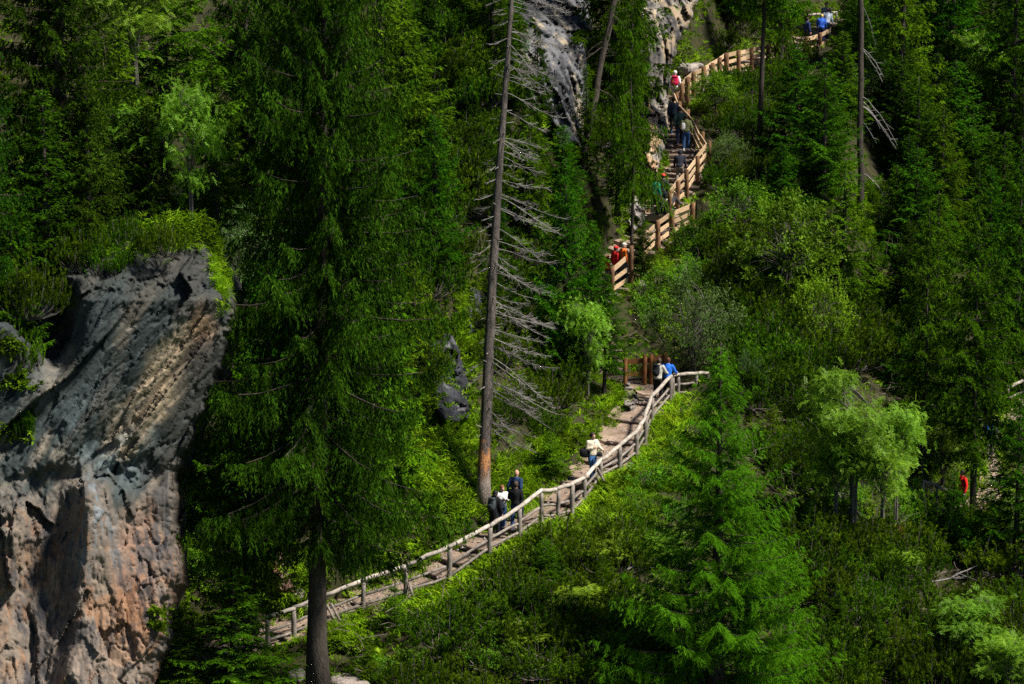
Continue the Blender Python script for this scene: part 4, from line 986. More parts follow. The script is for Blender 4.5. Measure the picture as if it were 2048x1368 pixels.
def dead_tree():
    b = ground(966, 1004) + np.array([0, -.15, 0]); D = project(b)[2]
    t = P(1031, -70, D + 1.2); o = thing('dead_spruce', 'dead bare spruce with silvery one-sided branches standing above the lower path', 'tree', b)
    H = np.linalg.norm(t - b); z = np.linspace(0, 1, 26); bow = np.sin(z * math.pi) * -.12
    ax = b + (t - b) * z[:, None]; ax[:, 0] += bow + np.cumsum(rs.normal(0, .006, 26))
    rad = .235 * (1 - z * .70); rad[0] *= 1.5; rad[1] *= 1.12
    m = MB(); ax2 = ax.copy(); ax2[0, 2] -= .5; m.tube(ax2, rad, 14, jitter=.1); m.build('trunk', M['deadbark'], o, loc=b)
    for (dx, dy, L) in ((-.9, -.15, 1.15), (.45, -.3, .6), (-.3, .35, .8), (.1, -.5, .5)):
        m = MB(); tt = np.linspace(0, 1, 6); p = ax[0] + np.array([dx, dy, 0]) * (tt * L)[:, None] + np.array([0, 0, 1]) * (.45 * (1 - tt) ** 2 - .15 - .35 * tt)[:, None]
        m.tube(p, .14 * (1 - .75 * tt), 8, jitter=.1); m.build('root', M['barewood'], o, loc=b)
    for k in range(40):
        zz = rs.uniform(.1, .97); az = rs.uniform(0, 6.28); p0 = np.stack([np.interp(zz, z, ax[:, c]) for c in range(3)]); d = np.array([math.cos(az), math.sin(az), rs.uniform(-.2, .5)]); rr = float(np.interp(zz, z, rad))
        m = MB(); m.tube(p0 + d * np.array([rr * .7, rr + .05, rr + rs.uniform(.1, .3)])[:, None], [.03, .02, .012], 5); m.build('stub', M['deadwood'], o, loc=b)
    r = np.random.RandomState(5)
    zs = np.concatenate([np.sort(r.uniform(.13, .985, 92)), r.uniform(.2, .98, 28)])
    for k, zz in enumerate(zs):
        right = k < 92 and r.rand() < .92
        az = r.normal(-.12, .5) if right else r.uniform(2.2, 4.1)
        L = (r.uniform(.9, 3.3) * (1 - .3 * zz) if right else r.uniform(.3, 1.1))
        if zz < .2: L *= .75
        d = np.array([math.cos(az), math.sin(az), 0]); sd = np.array([-d[1], d[0], 0])
        p0 = np.stack([np.interp(zz, z, ax[:, c]) for c in range(3)]); m = MB(); tt = np.linspace(0, 1, 9)
        dr = r.uniform(.45, .85) * (1.1 - .25 * zz); cur = r.uniform(.15, .45); sw = r.normal(0, .22)
        f = lambda q_: p0 + d * (L * q_)[:, None] * .92 + sd * (sw * L * q_ ** 2)[:, None] + np.array([0, 0, 1]) * (L * (.10 * q_ - dr * q_ ** 1.3 + cur * .62 * q_ ** 3))[:, None]
        jit = np.cumsum(r.normal(0, .012, (9, 3)), 0)
        m.tube(f(tt) + jit, (.007 + .0045 * L) * (1 - .8 * tt) + .0025, 5, caps=False)
        for j in range(int(5 + 8 * L)):
            q0 = r.uniform(.22, .97); a = f(np.array([q0]))[0] + jit[int(q0 * 8)]; l = r.uniform(.18, .62) * (1.15 - .5 * q0) * min(1, L / 1.5); s = r.choice([-1, 1])
            td = unit(d * r.uniform(.5, 1.1) + sd * s * r.uniform(.2, .9) + np.array([0, 0, r.uniform(-.75, .05)])); t5 = np.linspace(0, 1, 5)
            tp = a + td * (l * t5)[:, None] + np.array([0, 0, 1]) * (l * .35 * t5 ** 2.2)[:, None] * r.uniform(.2, 1)
            m.tube(tp, .0055 * (1 - .6 * t5) + .0015, 4, caps=False)
            if l > .35:
                for _ in range(2):
                    a2 = tp[r.randint(1, 4)]; td2 = unit(td + r.normal(0, .6, 3)); m.tube(a2 + td2 * (l * .45 * np.linspace(0, 1, 3))[:, None], [.006, .005, .003], 3, caps=False)
        m.build('branch', M['deadwood'], o, loc=b)
def dead_bark():
    m = rough_mat('dead_spruce_bark', (0.035, 0.030, 0.027), (0.11, 0.095, 0.085), 4, (3, 3, .6), (0.24, 0.22, 0.20), 1.0, bdist=.06, bscale=14)
    nt = m.node_tree; N = nt.nodes; L = nt.links; b = [n for n in N if n.type == 'BSDF_PRINCIPLED'][0]; src = b.inputs['Base Color'].links[0].from_socket
    tc = nod(N, 'ShaderNodeTexCoord'); sx = nod(N, 'ShaderNodeSeparateXYZ'); L.new(tc.outputs['Object'], sx.inputs[0])
    nz = nod(N, 'ShaderNodeTexNoise', inp={'Scale': 3.5, 'Detail': 6.0, 'Roughness': .7}); mp = nod(N, 'ShaderNodeMapping'); mp.inputs['Scale'].default_value = (2, 2, .6); L.new(tc.outputs['Object'], mp.inputs[0]); L.new(mp.outputs[0], nz.inputs['Vector'])
    ad = nod(N, 'ShaderNodeMath', operation='MULTIPLY_ADD', inp={1: 2.6}); L.new(nz.outputs[0], ad.inputs[0]); L.new(sx.outputs[2], ad.inputs[2])
    r = ramp(N, [(0.0, (.16, .13, .11)), (.30, (.10, .085, .075)), (.42, (.24, .20, .17)), (.53, (.12, .07, .045)), (.60, (.40, .19, .08)), (.70, (.30, .13, .05))]); dv = nod(N, 'ShaderNodeMath', operation='DIVIDE', inp={1: 4.6}); L.new(ad.outputs[0], dv.inputs[0]); L.new(dv.outputs[0], r.inputs[0])
    ms = nod(N, 'ShaderNodeMapRange', inp={1: .66, 2: .74, 3: 0.0, 4: 1.0}); L.new(dv.outputs[0], ms.inputs[0])
    mx = nod(N, 'ShaderNodeMix', data_type='RGBA'); L.new(ms.outputs[0], mx.inputs[0]); L.new(r.outputs[0], mx.inputs[6]); L.new(src, mx.inputs[7]); L.new(mx.outputs[2], b.inputs['Base Color'])
    return m
M['deadbark'] = dead_bark()
M['barewood'] = rough_mat('bare_orange_wood', (0.22, 0.19, 0.16), (0.36, 0.28, 0.21), 1.6, (2, 2, .6), (0.42, 0.17, 0.06), .4)
dead_tree()

def bare_trunk(name, label, base, top, r0, r1, nbr, side, Lr, seed, droop=.5, mat='bark', bmat='deadwood'):
    r = np.random.RandomState(seed); b = np.asarray(base, float); t = np.asarray(top, float); o = thing(name, label, 'tree', b)
    z = np.linspace(0, 1, 12); ax = b + (t - b) * z[:, None]; ax[:, 0] += np.cumsum(r.normal(0, .05, 12)); ax[0, 2] -= .5
    m = MB(); m.tube(ax, r0 + (r1 - r0) * z, 10, jitter=.12); m.build('trunk', M[mat], o, loc=b)
    for k in range(nbr):
        zz = r.uniform(.12, .95); az = r.normal(0, .7) + (0 if r.rand() < side else math.pi); L = r.uniform(*Lr); d = np.array([math.cos(az), math.sin(az) - .2, 0])
        p0 = np.stack([np.interp(zz, z, ax[:, c]) for c in range(3)]); tt = np.linspace(0, 1, 7); p = p0 + d * (L * .7 * tt)[:, None] + np.array([0, 0, 1]) * (-droop * L * tt ** 1.5)[:, None] + np.cumsum(r.normal(0, .02, (7, 3)), 0)
        m = MB(); m.tube(p, .026 * (1 - .75 * tt) + .004, 5, caps=False)
        for j in range(4):
            a = p[r.randint(2, 6)]; td = unit(d + r.normal(0, .5, 3) + np.array([0, 0, -.4])); m.tube(a + td * (r.uniform(.2, .5) * np.linspace(0, 1, 3))[:, None], [.012, .009, .004], 4, caps=False)
        m.build('branch', M[bmat], o, loc=b)
    return o
g = ground(1716, 428); Dg = project(g)[2]
bare_trunk('broken_snag', 'grey broken snag with hanging white dead branches on the right slope', g, P(1728, -60, Dg), .17, .10, 9, .95, (1.0, 3.0), 3, .85, 'bark')
g = ground(1160, 338); Dg = project(g)[2]
bare_trunk('leaning_trunk', 'dark trunk leaning right in front of the rock walls', g, P(1250, -70, Dg + .5), .16, .12, 14, .8, (.5, 1.8), 4, .35, 'bark', 'bark')
for k, (x0, y0, x1, y1, lab) in enumerate([(1600,1140,1680,1112,'grey fallen branch right of the larch foot'), (1690,1000,1725,1075,'dark fallen trunk under the bright rowan'), (1860,1180,1960,1150,'grey fallen branch among the pines at the lower right'),
        (1250,1160,1310,1140,'bare fallen stick at the bottom centre'), (1740,1225,1840,1240,'grey dead branch lying across the lower right pines'), (1660,990,1700,1060,'grey dead stem leaning under the bright rowan'), (1405,205,1418,160,'thin pale stick leaning below the stair head railing')]):
    a = ground(x0, y0) + np.array([0, -.5, .5]); e = ground(x1, y1) + np.array([0, -.5, .6]); o = thing('fallen_branch', lab, 'branch', a); r = np.random.RandomState(k)
    tt = np.linspace(0, 1, 7); p = a + (e - a) * tt[:, None] + np.cumsum(r.normal(0, .03, (7, 3)), 0); m = MB(); m.tube(p, (.06 if k == 1 else .03) * (1 - .7 * tt) + .006, 6, caps=False)
    m.build('stem', M['bark' if k == 1 else 'deadwood'], o, loc=a)
    for j in range(9 if k < 6 else 2):
        q0 = p[r.randint(1, 6)]; td = unit((e - a) / np.linalg.norm(e - a) + r.normal(0, .6, 3)); m = MB(); m.tube(q0 + td * (r.uniform(.3, .9) * np.linspace(0, 1, 4))[:, None], [.016, .012, .008, .004], 4, caps=False); m.build('twig', M['deadwood'], o, loc=a)

# ------------------------------------------------------------------ grass and low leaves
def path_clear(p, margin):
    ok = np.ones(len(p), bool)
    for t in TR.values():
        for c in t['c'][::2]:
            ok &= ~((np.hypot(p[:, 0] - c[0], p[:, 1] - c[1]) < t['w'] / 2 + margin) & (np.abs(p[:, 2] - c[2]) < .3))
    return ok

def zone(px, py, blobs):
    v = np.zeros(len(px))
    for (x, y, rx, ry, w) in blobs: v = np.maximum(v, w * np.exp(-((px - x) / rx) ** 2 - ((py - y) / ry) ** 2))
    return v
GRASSY = [(880,920,90,90,1.4),(920,980,70,60,1.4),(1060,960,90,60,1.1),(1000,1010,60,60,.9),(900,1210,140,60,1),(1100,1150,120,50,.8),(1000,1140,120,40,1),(1180,1070,70,40,1),(1260,990,60,60,1),(1330,890,80,90,1.3),(1230,1000,90,60,1.2),(1080,1090,80,40,1.2),(950,1180,160,50,1.2),(1370,830,40,40,1.1),(680,1260,70,40,1.1),
          (1330,520,70,60,.8),(1450,200,60,40,.9),(1400,560,60,60,.7),(1240,820,60,60,.7),(1100,880,90,80,.6),(390,1080,40,90,1),(900,700,60,40,.9),(1560,30,50,40,.8),(1940,1030,60,40,.7),(1850,20,40,40,.8),(1180,480,50,200,.3),(1450,420,70,50,.5)]
def tufts(lv, p, nrm, r, nb, L, wid, spread, droop, tlo, thi):
    n = len(p); idx = np.repeat(np.arange(n), nb); k = len(idx)
    up = unit(np.array([0, 0, 1.]) + nrm * .55); b = p[idx] + r.normal(0, .05, (k, 3)) * np.array([1, 1, .3])
    d = unit(up[idx] + r.normal(0, spread, (k, 3)) + nrm[idx] * .25 + np.array([0, 0, -droop]) * r.rand(k)[:, None]); sd = unit(np.cross(d, r.normal(0, 1, (k, 3))))
    sz = r.uniform(.7, 1.3, n)[idx]; LL = L * sz * r.uniform(.55, 1.2, k); ti = np.clip(r.uniform(tlo, thi, n)[idx] + r.normal(0, .13, k), 0, 1)
    upv = np.cross(sd, d); flip = np.where(upv[:, 2] < 0, -1., 1.)[:, None]; sd = sd * flip
    lv.leaf(b, d, sd, LL, wid * r.uniform(.7, 1.3, k), ti, bend=.45)
r = np.random.RandomState(77)
gl = Quads(); cl = Quads()
N0 = 68000
px = r.uniform(-260, 2420, N0); py = r.uniform(-120, 1480, N0); p, nr = ground(px, py, True)
nz = fbm(np.stack([px / 90, py / 70, 0 * px], 1), 3); gw = np.clip(zone(px, py, GRASSY) + (nz - .5) * .5, 0, 1)
ok = path_clear(p, .0); pr = r.rand(N0)
gsel = ok & (pr < .12 + .5 * gw); csel = ok & ~gsel & (pr < .62) & (fbm(np.stack([px / 30, py / 22, 0 * px + 3], 1), 3) > .40)
tufts(gl, p[gsel], nr[gsel], r, 11, .30, .030, .42, .55, .2, .75)
hot = ok & (gw > .5); tufts(gl, p[hot] + r.normal(0, .1, (hot.sum(), 3)) * np.array([1, 1, 0]), nr[hot], r, 14, .36, .030, .45, .6, .45, .95)
psz = fbm(np.stack([px / 55, py / 40, 0 * px + 8], 1), 3)
for lo_, hi_, L_, w_, n_ in ((0, .44, .09, .045, 12), (.44, .56, .14, .08, 9), (.56, 1, .24, .13, 6)):
    m_ = csel & (psz >= lo_) & (psz < hi_); tufts(cl, p[m_], nr[m_], r, n_, L_, w_, .9, .2, .1, .8)
for (x_, y_, sx_, sy_, n_) in ((1235,985,28,12,60),(1150,1010,20,8,30),(1010,1085,16,6,20),(1255,960,16,8,30),(700,1290,30,8,25),(960,1150,30,8,25),(1500,700,30,20,40),(1700,1110,40,20,40),(1130,880,40,20,40)):
    q_ = np.stack([r.normal(x_, sx_, n_), r.normal(y_, sy_, n_)], 1); g_, gn_ = ground(q_[:, 0], q_[:, 1], True); o_ = path_clear(g_, .1); tufts(cl, g_[o_], gn_[o_], r, 5, .30, .24, 1.0, .1, .7, 1.0)
# fringe hanging over both edges of the trails
for key, t in TR.items():
    for e, sgn in ((t['o'], -1), (t['i'], 1)):
        n = int(t['s'][-1] / .09); q = r.uniform(0, t['s'][-1], n); pe = np.stack([np.interp(q, t['s'], e[:, c]) for c in range(3)], 1); ne = np.stack([np.interp(q, t['s'], t['n'][:, c]) for c in range(3)], 1)
        off = r.uniform(-.02, .45, n); pe = pe + ne * (sgn * off)[:, None]; pe[:, 2] += -.06 if sgn < 0 else .05 * off
        nm = unit(np.array([0, -.5, .8]) + 0 * pe); msk = fbm(pe * .5 + 3, 3) > (.40 if key in ('lower', 'right') else .5)
        tufts(gl, pe[msk], nm[msk], r, 12, .26, .028, .45, .5, .4, .95)
    n = int(t['s'][-1] / .035); q = r.uniform(0, t['s'][-1], n); pe = np.stack([np.interp(q, t['s'], t['i'][:, c]) for c in range(3)], 1); ne = np.stack([np.interp(q, t['s'], t['n'][:, c]) for c in range(3)], 1)
    pe = pe + ne * r.uniform(0, 1.3, n)[:, None] + np.array([0, 0, 1]) * r.uniform(0, .9, n)[:, None]; a_, b_, _ = project(pe); pe, nm = ground(a_, b_, True); okk = path_clear(pe, -.1)
    tufts(gl, pe[okk][::2], nm[okk][::2], r, 11, .26, .03, .5, .5, .2, .85); tufts(cl, pe[okk][1::2], nm[okk][1::2], r, 9, .13, .075, .9, .2, .1, .8)
# turf on the corner of the cliff
cpx = []; 
for (x, y, sx, sy, n) in ((350,452,34,12,120),(390,458,16,16,130),(310,466,30,9,80),(432,518,5,24,120),(448,568,6,18,110),(345,484,40,10,90),(250,500,40,10,60)):
    cpx += [(x + r.normal(0, sx), y + r.normal(0, sy)) for _ in range(n)]
cpp = np.array([cliff_pt(a, b) if poly_dist(np.array([a]), np.array([b]), CLIFF)[0] > -4 else P(a, b, 88.2) for a, b in cpx])
cpp[:, 1] -= .12
tufts(gl, cpp, unit(np.array([.25, -.6, .6]) + 0 * cpp), r, 15, .22, .018, .6, 1.0, .25, .85)
# small green cushions on cliff ledges
lp = [(x + r.normal(0, 16), y + r.normal(0, 9)) for (x, y) in ((330,1250),(330,1225),(60,640),(20,690),(40,760),(30,860)) for _ in range(40)]
lpp = np.array([cliff_pt(a, b) for a, b in lp]); lpp[:, 1] -= .1
tufts(cl, lpp, unit(np.array([.1, -.7, .5]) + 0 * lpp), r, 12, .14, .07, .9, .2, .2, .8)
# moss and turf round the rock faces
for (poly, off, cf, st, sd_) in ROCKS:
    pc = np.array(poly, float); e = np.concatenate([pc, pc[:1]]); seg = r.randint(0, len(pc), 150); f_ = r.rand(150)[:, None]
    q = e[seg] * (1 - f_) + e[seg + 1] * f_ + r.normal(0, 9, (150, 2)); gp, gn = ground(q[:, 0], q[:, 1], True); okk = path_clear(gp, .1); gp = gp + np.array([0, -off * .5, 0])
    tufts(gl if sd_ % 2 else cl, gp[okk], gn[okk], r, 12, .3, .034, .5, .6, .3, .8)
    if off < 1.0:
        bb = np.array([pc.min(0), pc.max(0)]); qq = r.uniform(bb[0], bb[1], (70, 2)); g2, n2_ = ground(qq[:, 0], qq[:, 1], True); o2 = path_clear(g2, .1) & (fbm(np.stack([qq[:, 0] / 25, qq[:, 1] / 18, 0 * qq[:, 0]], 1), 3) > .5)
        tufts(gl, g2[o2] + np.array([0, -off * .9 - .15, .1]), n2_[o2], r, 16, .22, .03, .7, .6, .3, .9)
    tufts(cl, gp[okk] + r.normal(0, .15, gp[okk].shape), gn[okk], r, 12, .13, .07, .9, .2, .1, .7)
go = obj('grass', gl.mesh('grass', M['grass'])); tag(go, 'bright mountain grass in tussocks over the slope and path edges', 'grass', None, 'stuff')
co = obj('ground_cover', cl.mesh('ground_cover', M['cover'])); tag(co, 'low bilberry-like leafy ground cover over the forest floor', 'ground cover', None, 'stuff')

dt = MB(); rt_ = np.random.RandomState(12)
for (x0, y0, x1, y1, n) in ((1480,640,1860,1060,260),(1560,1060,2048,1368,330),(700,1180,1330,1368,260),(840,60,1010,560,140),(1180,380,1420,700,60),(1430,280,1640,620,110),(1740,200,2040,520,120)):
    for _ in range(n):
        g_, gn_ = ground(rt_.uniform(x0, x1), rt_.uniform(y0, y1), True)
        pi = path_info(g_[0], g_[1], g_[2])
        if pi[0] < pi[1] + .5: continue
        a = g_ + gn_ * rt_.uniform(.1, .9); d = unit(rt_.normal(0, 1, 3) * np.array([1, .6, .55])); L = rt_.uniform(.3, 1.3); t_ = np.linspace(0, 1, 4)
        dt.tube(a + d * (L * t_)[:, None] + rt_.normal(0, .04, (4, 3)), .014 * (1 - .7 * t_), 4, caps=False)
tag(dt.build('dry_twigs', M['drytwig']), 'grey dry twigs tangled through the undergrowth', 'twigs', None, 'stuff')
# small stones trodden into the trails
gv = MB(); rg = np.random.RandomState(3)
for t in TR.values():
    for _ in range(int(t['s'][-1] * 26)):
        q = rg.uniform(0, t['s'][-1]); pt = np.array([np.interp(q, t['s'], t['o'][:, c]) for c in range(3)]) + np.array([np.interp(q, t['s'], t['n'][:, c]) for c in range(3)]) * t['w'] * rg.beta(1.2, .8)
        i = int(np.argmin(np.hypot(PT[:, 0] - pt[0], PT[:, 1] - pt[1]) + .3 * np.abs(PT[:, 2] - pt[2]))); pt[2] = PT[i, 2]
        a = rg.uniform(.02, .075); v = rg.normal(0, 1, (6, 3)) * .25 + np.array([(1, 0, 0), (-1, 0, 0), (0, 1, 0), (0, -1, 0), (0, 0, .7), (0, 0, -.5)])
        gv.add(pt + v * a, [(0, 2, 4), (2, 1, 4), (1, 3, 4), (3, 0, 4), (2, 0, 5), (1, 2, 5), (3, 1, 5), (0, 3, 5)])
tag(gv.build('path_stones', M['stone'], smooth=False), 'small grey stones trodden into the path', 'stones', None, 'stuff')

# ------------------------------------------------------------------ people
def remesh(mb, name, voxel, it=3, mats=None):
    m = mesh(name, np.concatenate(mb.v), mb.f); o = bpy.data.objects.new('tmp', m); COL.objects.link(o)
    a = o.modifiers.new('r', 'REMESH'); a.mode = 'VOXEL'; a.voxel_size = voxel; a.use_smooth_shade = True
    s = o.modifiers.new('s', 'SMOOTH'); s.iterations = it; s.factor = .5
    dg = bpy.context.evaluated_depsgraph_get(); nm = bpy.data.meshes.new_from_object(o.evaluated_get(dg)); nm.name = name
    bpy.data.objects.remove(o); bpy.data.meshes.remove(m)
    nm.polygons.foreach_set('use_smooth', np.ones(len(nm.polygons), bool)); return nm

def ball(mb, c, rad, mi=0, n=10): mb.sell(c, (rad, rad, rad) if np.isscalar(rad) else rad, 1.0, n, 7, mi=mi)
def limb(mb, pts, radii, n=9):
    mb.tube(pts, radii, n)
    for q, rr in zip(pts, radii): ball(mb, q, rr * .99, n=n)

def person(label, at, face, top, legs, hair=(.05, .03, .02), h=1.75, lean=0.0, arms='down', stride=.10, hat=None, hair_len=0, sleeves=True, coat=0.0, crouch=0.0, bald=False, shoes=(.06, .05, .05), hood=False, vest=None, head_turn=0.0):
    s = h / 1.75
    f = np.array([face[0], face[1], 0.]); f /= np.linalg.norm(f); rt = np.array([f[1], -f[0], 0.])
    R3 = np.stack([rt, f, [0, 0, 1.]], 1)
    tw = lambda p: (np.asarray(p, float) * s) @ R3.T
    hipz = .93 - crouch
    def up(p):      # bend the upper body forward at the hips
        p = np.asarray(p, float); y, z = p[1], p[2] - .93; c, n_ = math.cos(lean), math.sin(lean)
        return np.array([p[0], y * c + z * n_, hipz + z * c - y * n_])
    sh = {q: up((q * .185, -.01, 1.43)) for q in (-1, 1)}
    ARM = {'down': ((.07, -.03, -.29), (.08, .06, -.54)), 'fold': ((.06, -.02, -.28), (-.06, .20, -.22)), 'rail': ((.10, .10, -.26), (.10, .34, -.34)), 'swing': ((.07, -.12, -.27), (.08, -.10, -.53)),
           'hip': ((.13, -.10, -.25), (.02, .10, -.40)), 'fwd': ((.05, .14, -.25), (.02, .36, -.30))}
    A = {q: arms[0 if q < 0 else 1] if isinstance(arms, tuple) else arms for q in (-1, 1)}
    el = {q: sh[q] + np.array(ARM[A[q]][0]) * [q, 1, 1] for q in (-1, 1)}; wr = {q: sh[q] + np.array(ARM[A[q]][1]) * [q, 1, 1] for q in (-1, 1)}
    hip = {q: np.array([q * .09, 0, hipz - .03]) for q in (-1, 1)}; an = {q: np.array([q * .10, q * stride, .09]) for q in (-1, 1)}
    kn = {q: (hip[q] + an[q]) / 2 + np.array([q * .005, .03 + crouch * .75 + abs(stride) * .2, .01]) for q in (-1, 1)}
    hd = up((0, .025, 1.625)); nk = up((0, 0, 1.47))
    ht = np.array([math.sin(head_turn), math.cos(head_turn), 0]); hx = np.array([ht[1], -ht[0], 0])
    RH = np.stack([hx, ht, [0, 0, 1.]], 1)
    T = lambda mb: [setattr(mb, 'v', [tw(v) for v in mb.v])]
    # body
    b = MB()
    tor = [(0, 0, hipz - .06), (0, 0, hipz + .02), up((0, .0, 1.08)), up((0, 0, 1.25)), up((0, 0, 1.38)), up((0, 0, 1.46))]
    b.tube(tor, 1, 12, ell=[(.13, .10), (.155, .115), (.135, .10), (.165, .115), (.17, .10), (.09, .07)])
    limb(b, [up((0, -.005, 1.40)), nk, up((0, .015, 1.56))], [.065, .056, .055])
    b.sell(hd, (.078, .097, .122), .95, 14, 11, rot=RH)
    b.sell(hd + RH @ [0, .05, -.06], (.055, .05, .06), 1, 10, 7, rot=RH)
    b.tube([hd + RH @ [0, .085, .012], hd + RH @ [0, .112, -.028]], [.010, .019], 7)
    for q in (-1, 1): b.sell(hd + RH @ [q * .080, -.005, -.005], (.012, .022, .034), 1, 8, 6, rot=RH)
    for q in (-1, 1):
        limb(b, [sh[q] + [0, 0, -.02], (sh[q] + el[q]) / 2, el[q], (el[q] + wr[q]) / 2, wr[q]], [.062, .05, .042, .038, .028])
        limb(b, [hip[q], (hip[q] + kn[q]) / 2, kn[q], (kn[q] * .6 + an[q] * .4), an[q]], [.088, .078, .058, .054, .038])
        limb(b, [an[q] + [0, -.04, -.045], an[q] + [0, .12, -.055]], [.036, .032])
    T(b); bm_ = remesh(b, 'body', .022 * s, 1)
    x = MB()
    for q in (-1, 1):
        x.sell(hd + RH @ [q * .031, .088, .012], (.015, .010, .008), 1, 8, 6, mi=1, rot=RH)
        d = unit(wr[q] - el[q]); a = wr[q]; sdv = unit(np.cross(d, [q, .25, 0])); pn = unit(np.cross(d, sdv))
        x.sell(a + d * .055, (.020, .038, .050), .9, 10, 7, rot=np.stack([pn, sdv, d], 1))
        for k, (o_, L) in enumerate(((-.030, .062), (-.010, .076), (.010, .072), (.029, .055))):
            r0 = a + d * .092 + sdv * o_; r1 = r0 + (d * .85 + pn * .35) * L * .55; r2 = r1 + (d * .55 + pn * .8) * L * .5
            x.tube([r0, r1, r2], [.0095, .009, .007], 6)
        t0 = a + d * .035 - sdv * .034; x.tube([t0, t0 + (d * .6 - sdv * .6) * .04, t0 + (d * .95 - sdv * .25 + pn * .3) * .07], [.012, .0105, .008], 6)
    x.sell(hd + RH @ [0, .092, -.065], (.022, .008, .006), 1, 8, 6, mi=1, rot=RH)
    T(x)
    xm = mesh('x', np.concatenate(x.v), x.f); nb = len(bm_.vertices)
    V = np.empty(nb * 3, np.float32); bm_.vertices.foreach_get('co', V); V = V.reshape(-1, 3)
    fb = [tuple(p_.vertices) for p_ in bm_.polygons]; fx = [tuple(i + nb for i in p_.vertices) for p_ in xm.polygons]
    m = mesh('person', np.concatenate([V, np.concatenate(x.v)]), fb + fx, smooth=True); m.materials.append(M['skin']); m.materials.append(M['face'])
    if len(m.polygons) == len(fb) + len(x.mi): m.polygons.foreach_set('material_index', np.array([0] * len(fb) + x.mi, np.int32))
    bpy.data.meshes.remove(xm); bpy.data.meshes.remove(bm_)
    o = obj('person', m); o.location = tuple(float(v) for v in at); tag(o, label, 'person')
    # jacket
    j = MB(); g_ = .022
    zl = hipz - .02 - coat
    j.tube([(0, 0, zl), (0, 0, hipz + .05), up((0, 0, 1.10)), up((0, 0, 1.27)), up((0, -.005, 1.39)), up((0, -.005, 1.47)), up((0, 0, 1.51))], 1, 14,
           ell=[(.155 + g_ + coat * .1, .12 + g_), (.16 + g_, .125 + g_), (.145 + g_, .115 + g_), (.18 + g_, .13 + g_), (.185 + g_, .12 + g_), (.11, .09), (.075, .075)])
    for q in (-1, 1):
        e_ = (el[q] * .3 + wr[q] * .7) if sleeves else (sh[q] * .4 + el[q] * .6)
        pts = [sh[q] + [0, 0, -.02], (sh[q] + el[q]) / 2, el[q], (el[q] + wr[q]) / 2, wr[q] - unit(wr[q] - el[q]) * .005] if sleeves else [sh[q] + [0, 0, -.02], sh[q] * .6 + el[q] * .4, e_]
        limb(j, pts, [.085, .075, .066, .060, .047] if sleeves else [.082, .074, .07])
    if hood: j.sell(hd + RH @ [0, -.02, .0], (.105, .115, .14), .9, 14, 10, rot=RH)
    else: j.sell(up((0, -.05, 1.47)), (.10, .07, .05), .9, 10, 7)
    T(j); jm = remesh(j, 'jacket', .030 * s, 2); jm.materials.append(cloth_mat('%.2f_%.2f_%.2f' % top, top)); obj('jacket', jm, None, o)
    if vest is not None:
        v = MB(); v.tube([(0, 0, hipz + .02), up((0, 0, 1.10)), up((0, 0, 1.27)), up((0, -.005, 1.40)), up((0, -.005, 1.46))], 1, 14, ell=[(.20, .17), (.185, .155), (.215, .17), (.19, .16), (.10, .1)])
        T(v); vm = remesh(v, 'vest', .030 * s, 2); vm.materials.append(cloth_mat('%.2f_%.2f_%.2f' % vest, vest)); obj('vest', vm, None, o)
    l = MB(); l.tube([(0, 0, hipz - .10), (0, 0, hipz), (0, 0, hipz + .08)], 1, 14, ell=[(.165, .125), (.17, .128), (.155, .12)])
    for q in (-1, 1): limb(l, [hip[q], (hip[q] + kn[q]) / 2, kn[q], kn[q] * .5 + an[q] * .5, an[q] + [0, -.01, -.02]], [.108, .098, .080, .074, .064])
    T(l); lm = remesh(l, 'trousers', .030 * s, 2); lm.materials.append(cloth_mat('%.2f_%.2f_%.2f' % legs, legs)); obj('trousers', lm, None, o)
    for q in (-1, 1):
        w = MB(); w.sell(an[q] + [0, .045, -.045], (.050, .140, .045), .7, 12, 8); w.sell(an[q] + [0, -.02, .0], (.050, .055, .05), .8, 10, 7); T(w); w.build('shoe', cloth_mat('%.2f_%.2f_%.2f' % shoes, shoes), o)
    if not hood and not bald:
        w = MB(); w.sell(hd + RH @ [0, -.018, .022], (.090, .104, .118), .9, 14, 10, rot=RH, noise=.06)
        V = w.v[0]; loc = (V - hd) @ RH; loc[:, 2] = np.where((loc[:, 1] > .055) & (loc[:, 2] < .055), .055, loc[:, 2]); loc[:, 1] = np.where(loc[:, 2] < .05, np.minimum(loc[:, 1], .03), loc[:, 1]); loc[:, 2] = np.maximum(loc[:, 2], -.075); w.v[0] = loc @ RH.T + hd
        if hair_len: w.tube([hd + RH @ [0, -.055, .03], hd + RH @ [0, -.085, -.09], hd + RH @ [0, -.10, -.09 - hair_len]], 1, 10, ell=[(.085, .06), (.095, .05), (.06, .03)])
        T(w); w.build('hair', cloth_mat('hair_%.2f_%.2f' % hair[:2], hair, .6), o)
    if hat is not None:
        w = MB(); w.sell(hd + RH @ [0, -.005, .055], (.100, .115, .085), .9, 14, 9, rot=RH); w.sell(hd + RH @ [0, .10, .045], (.075, .07, .012), .9, 12, 6, rot=RH); T(w); w.build('hat', cloth_mat('hat_%.2f_%.2f' % hat[:2], hat), o)
    return o, (lambda p: np.asarray(at, float) + tw(up(p))), R3, s

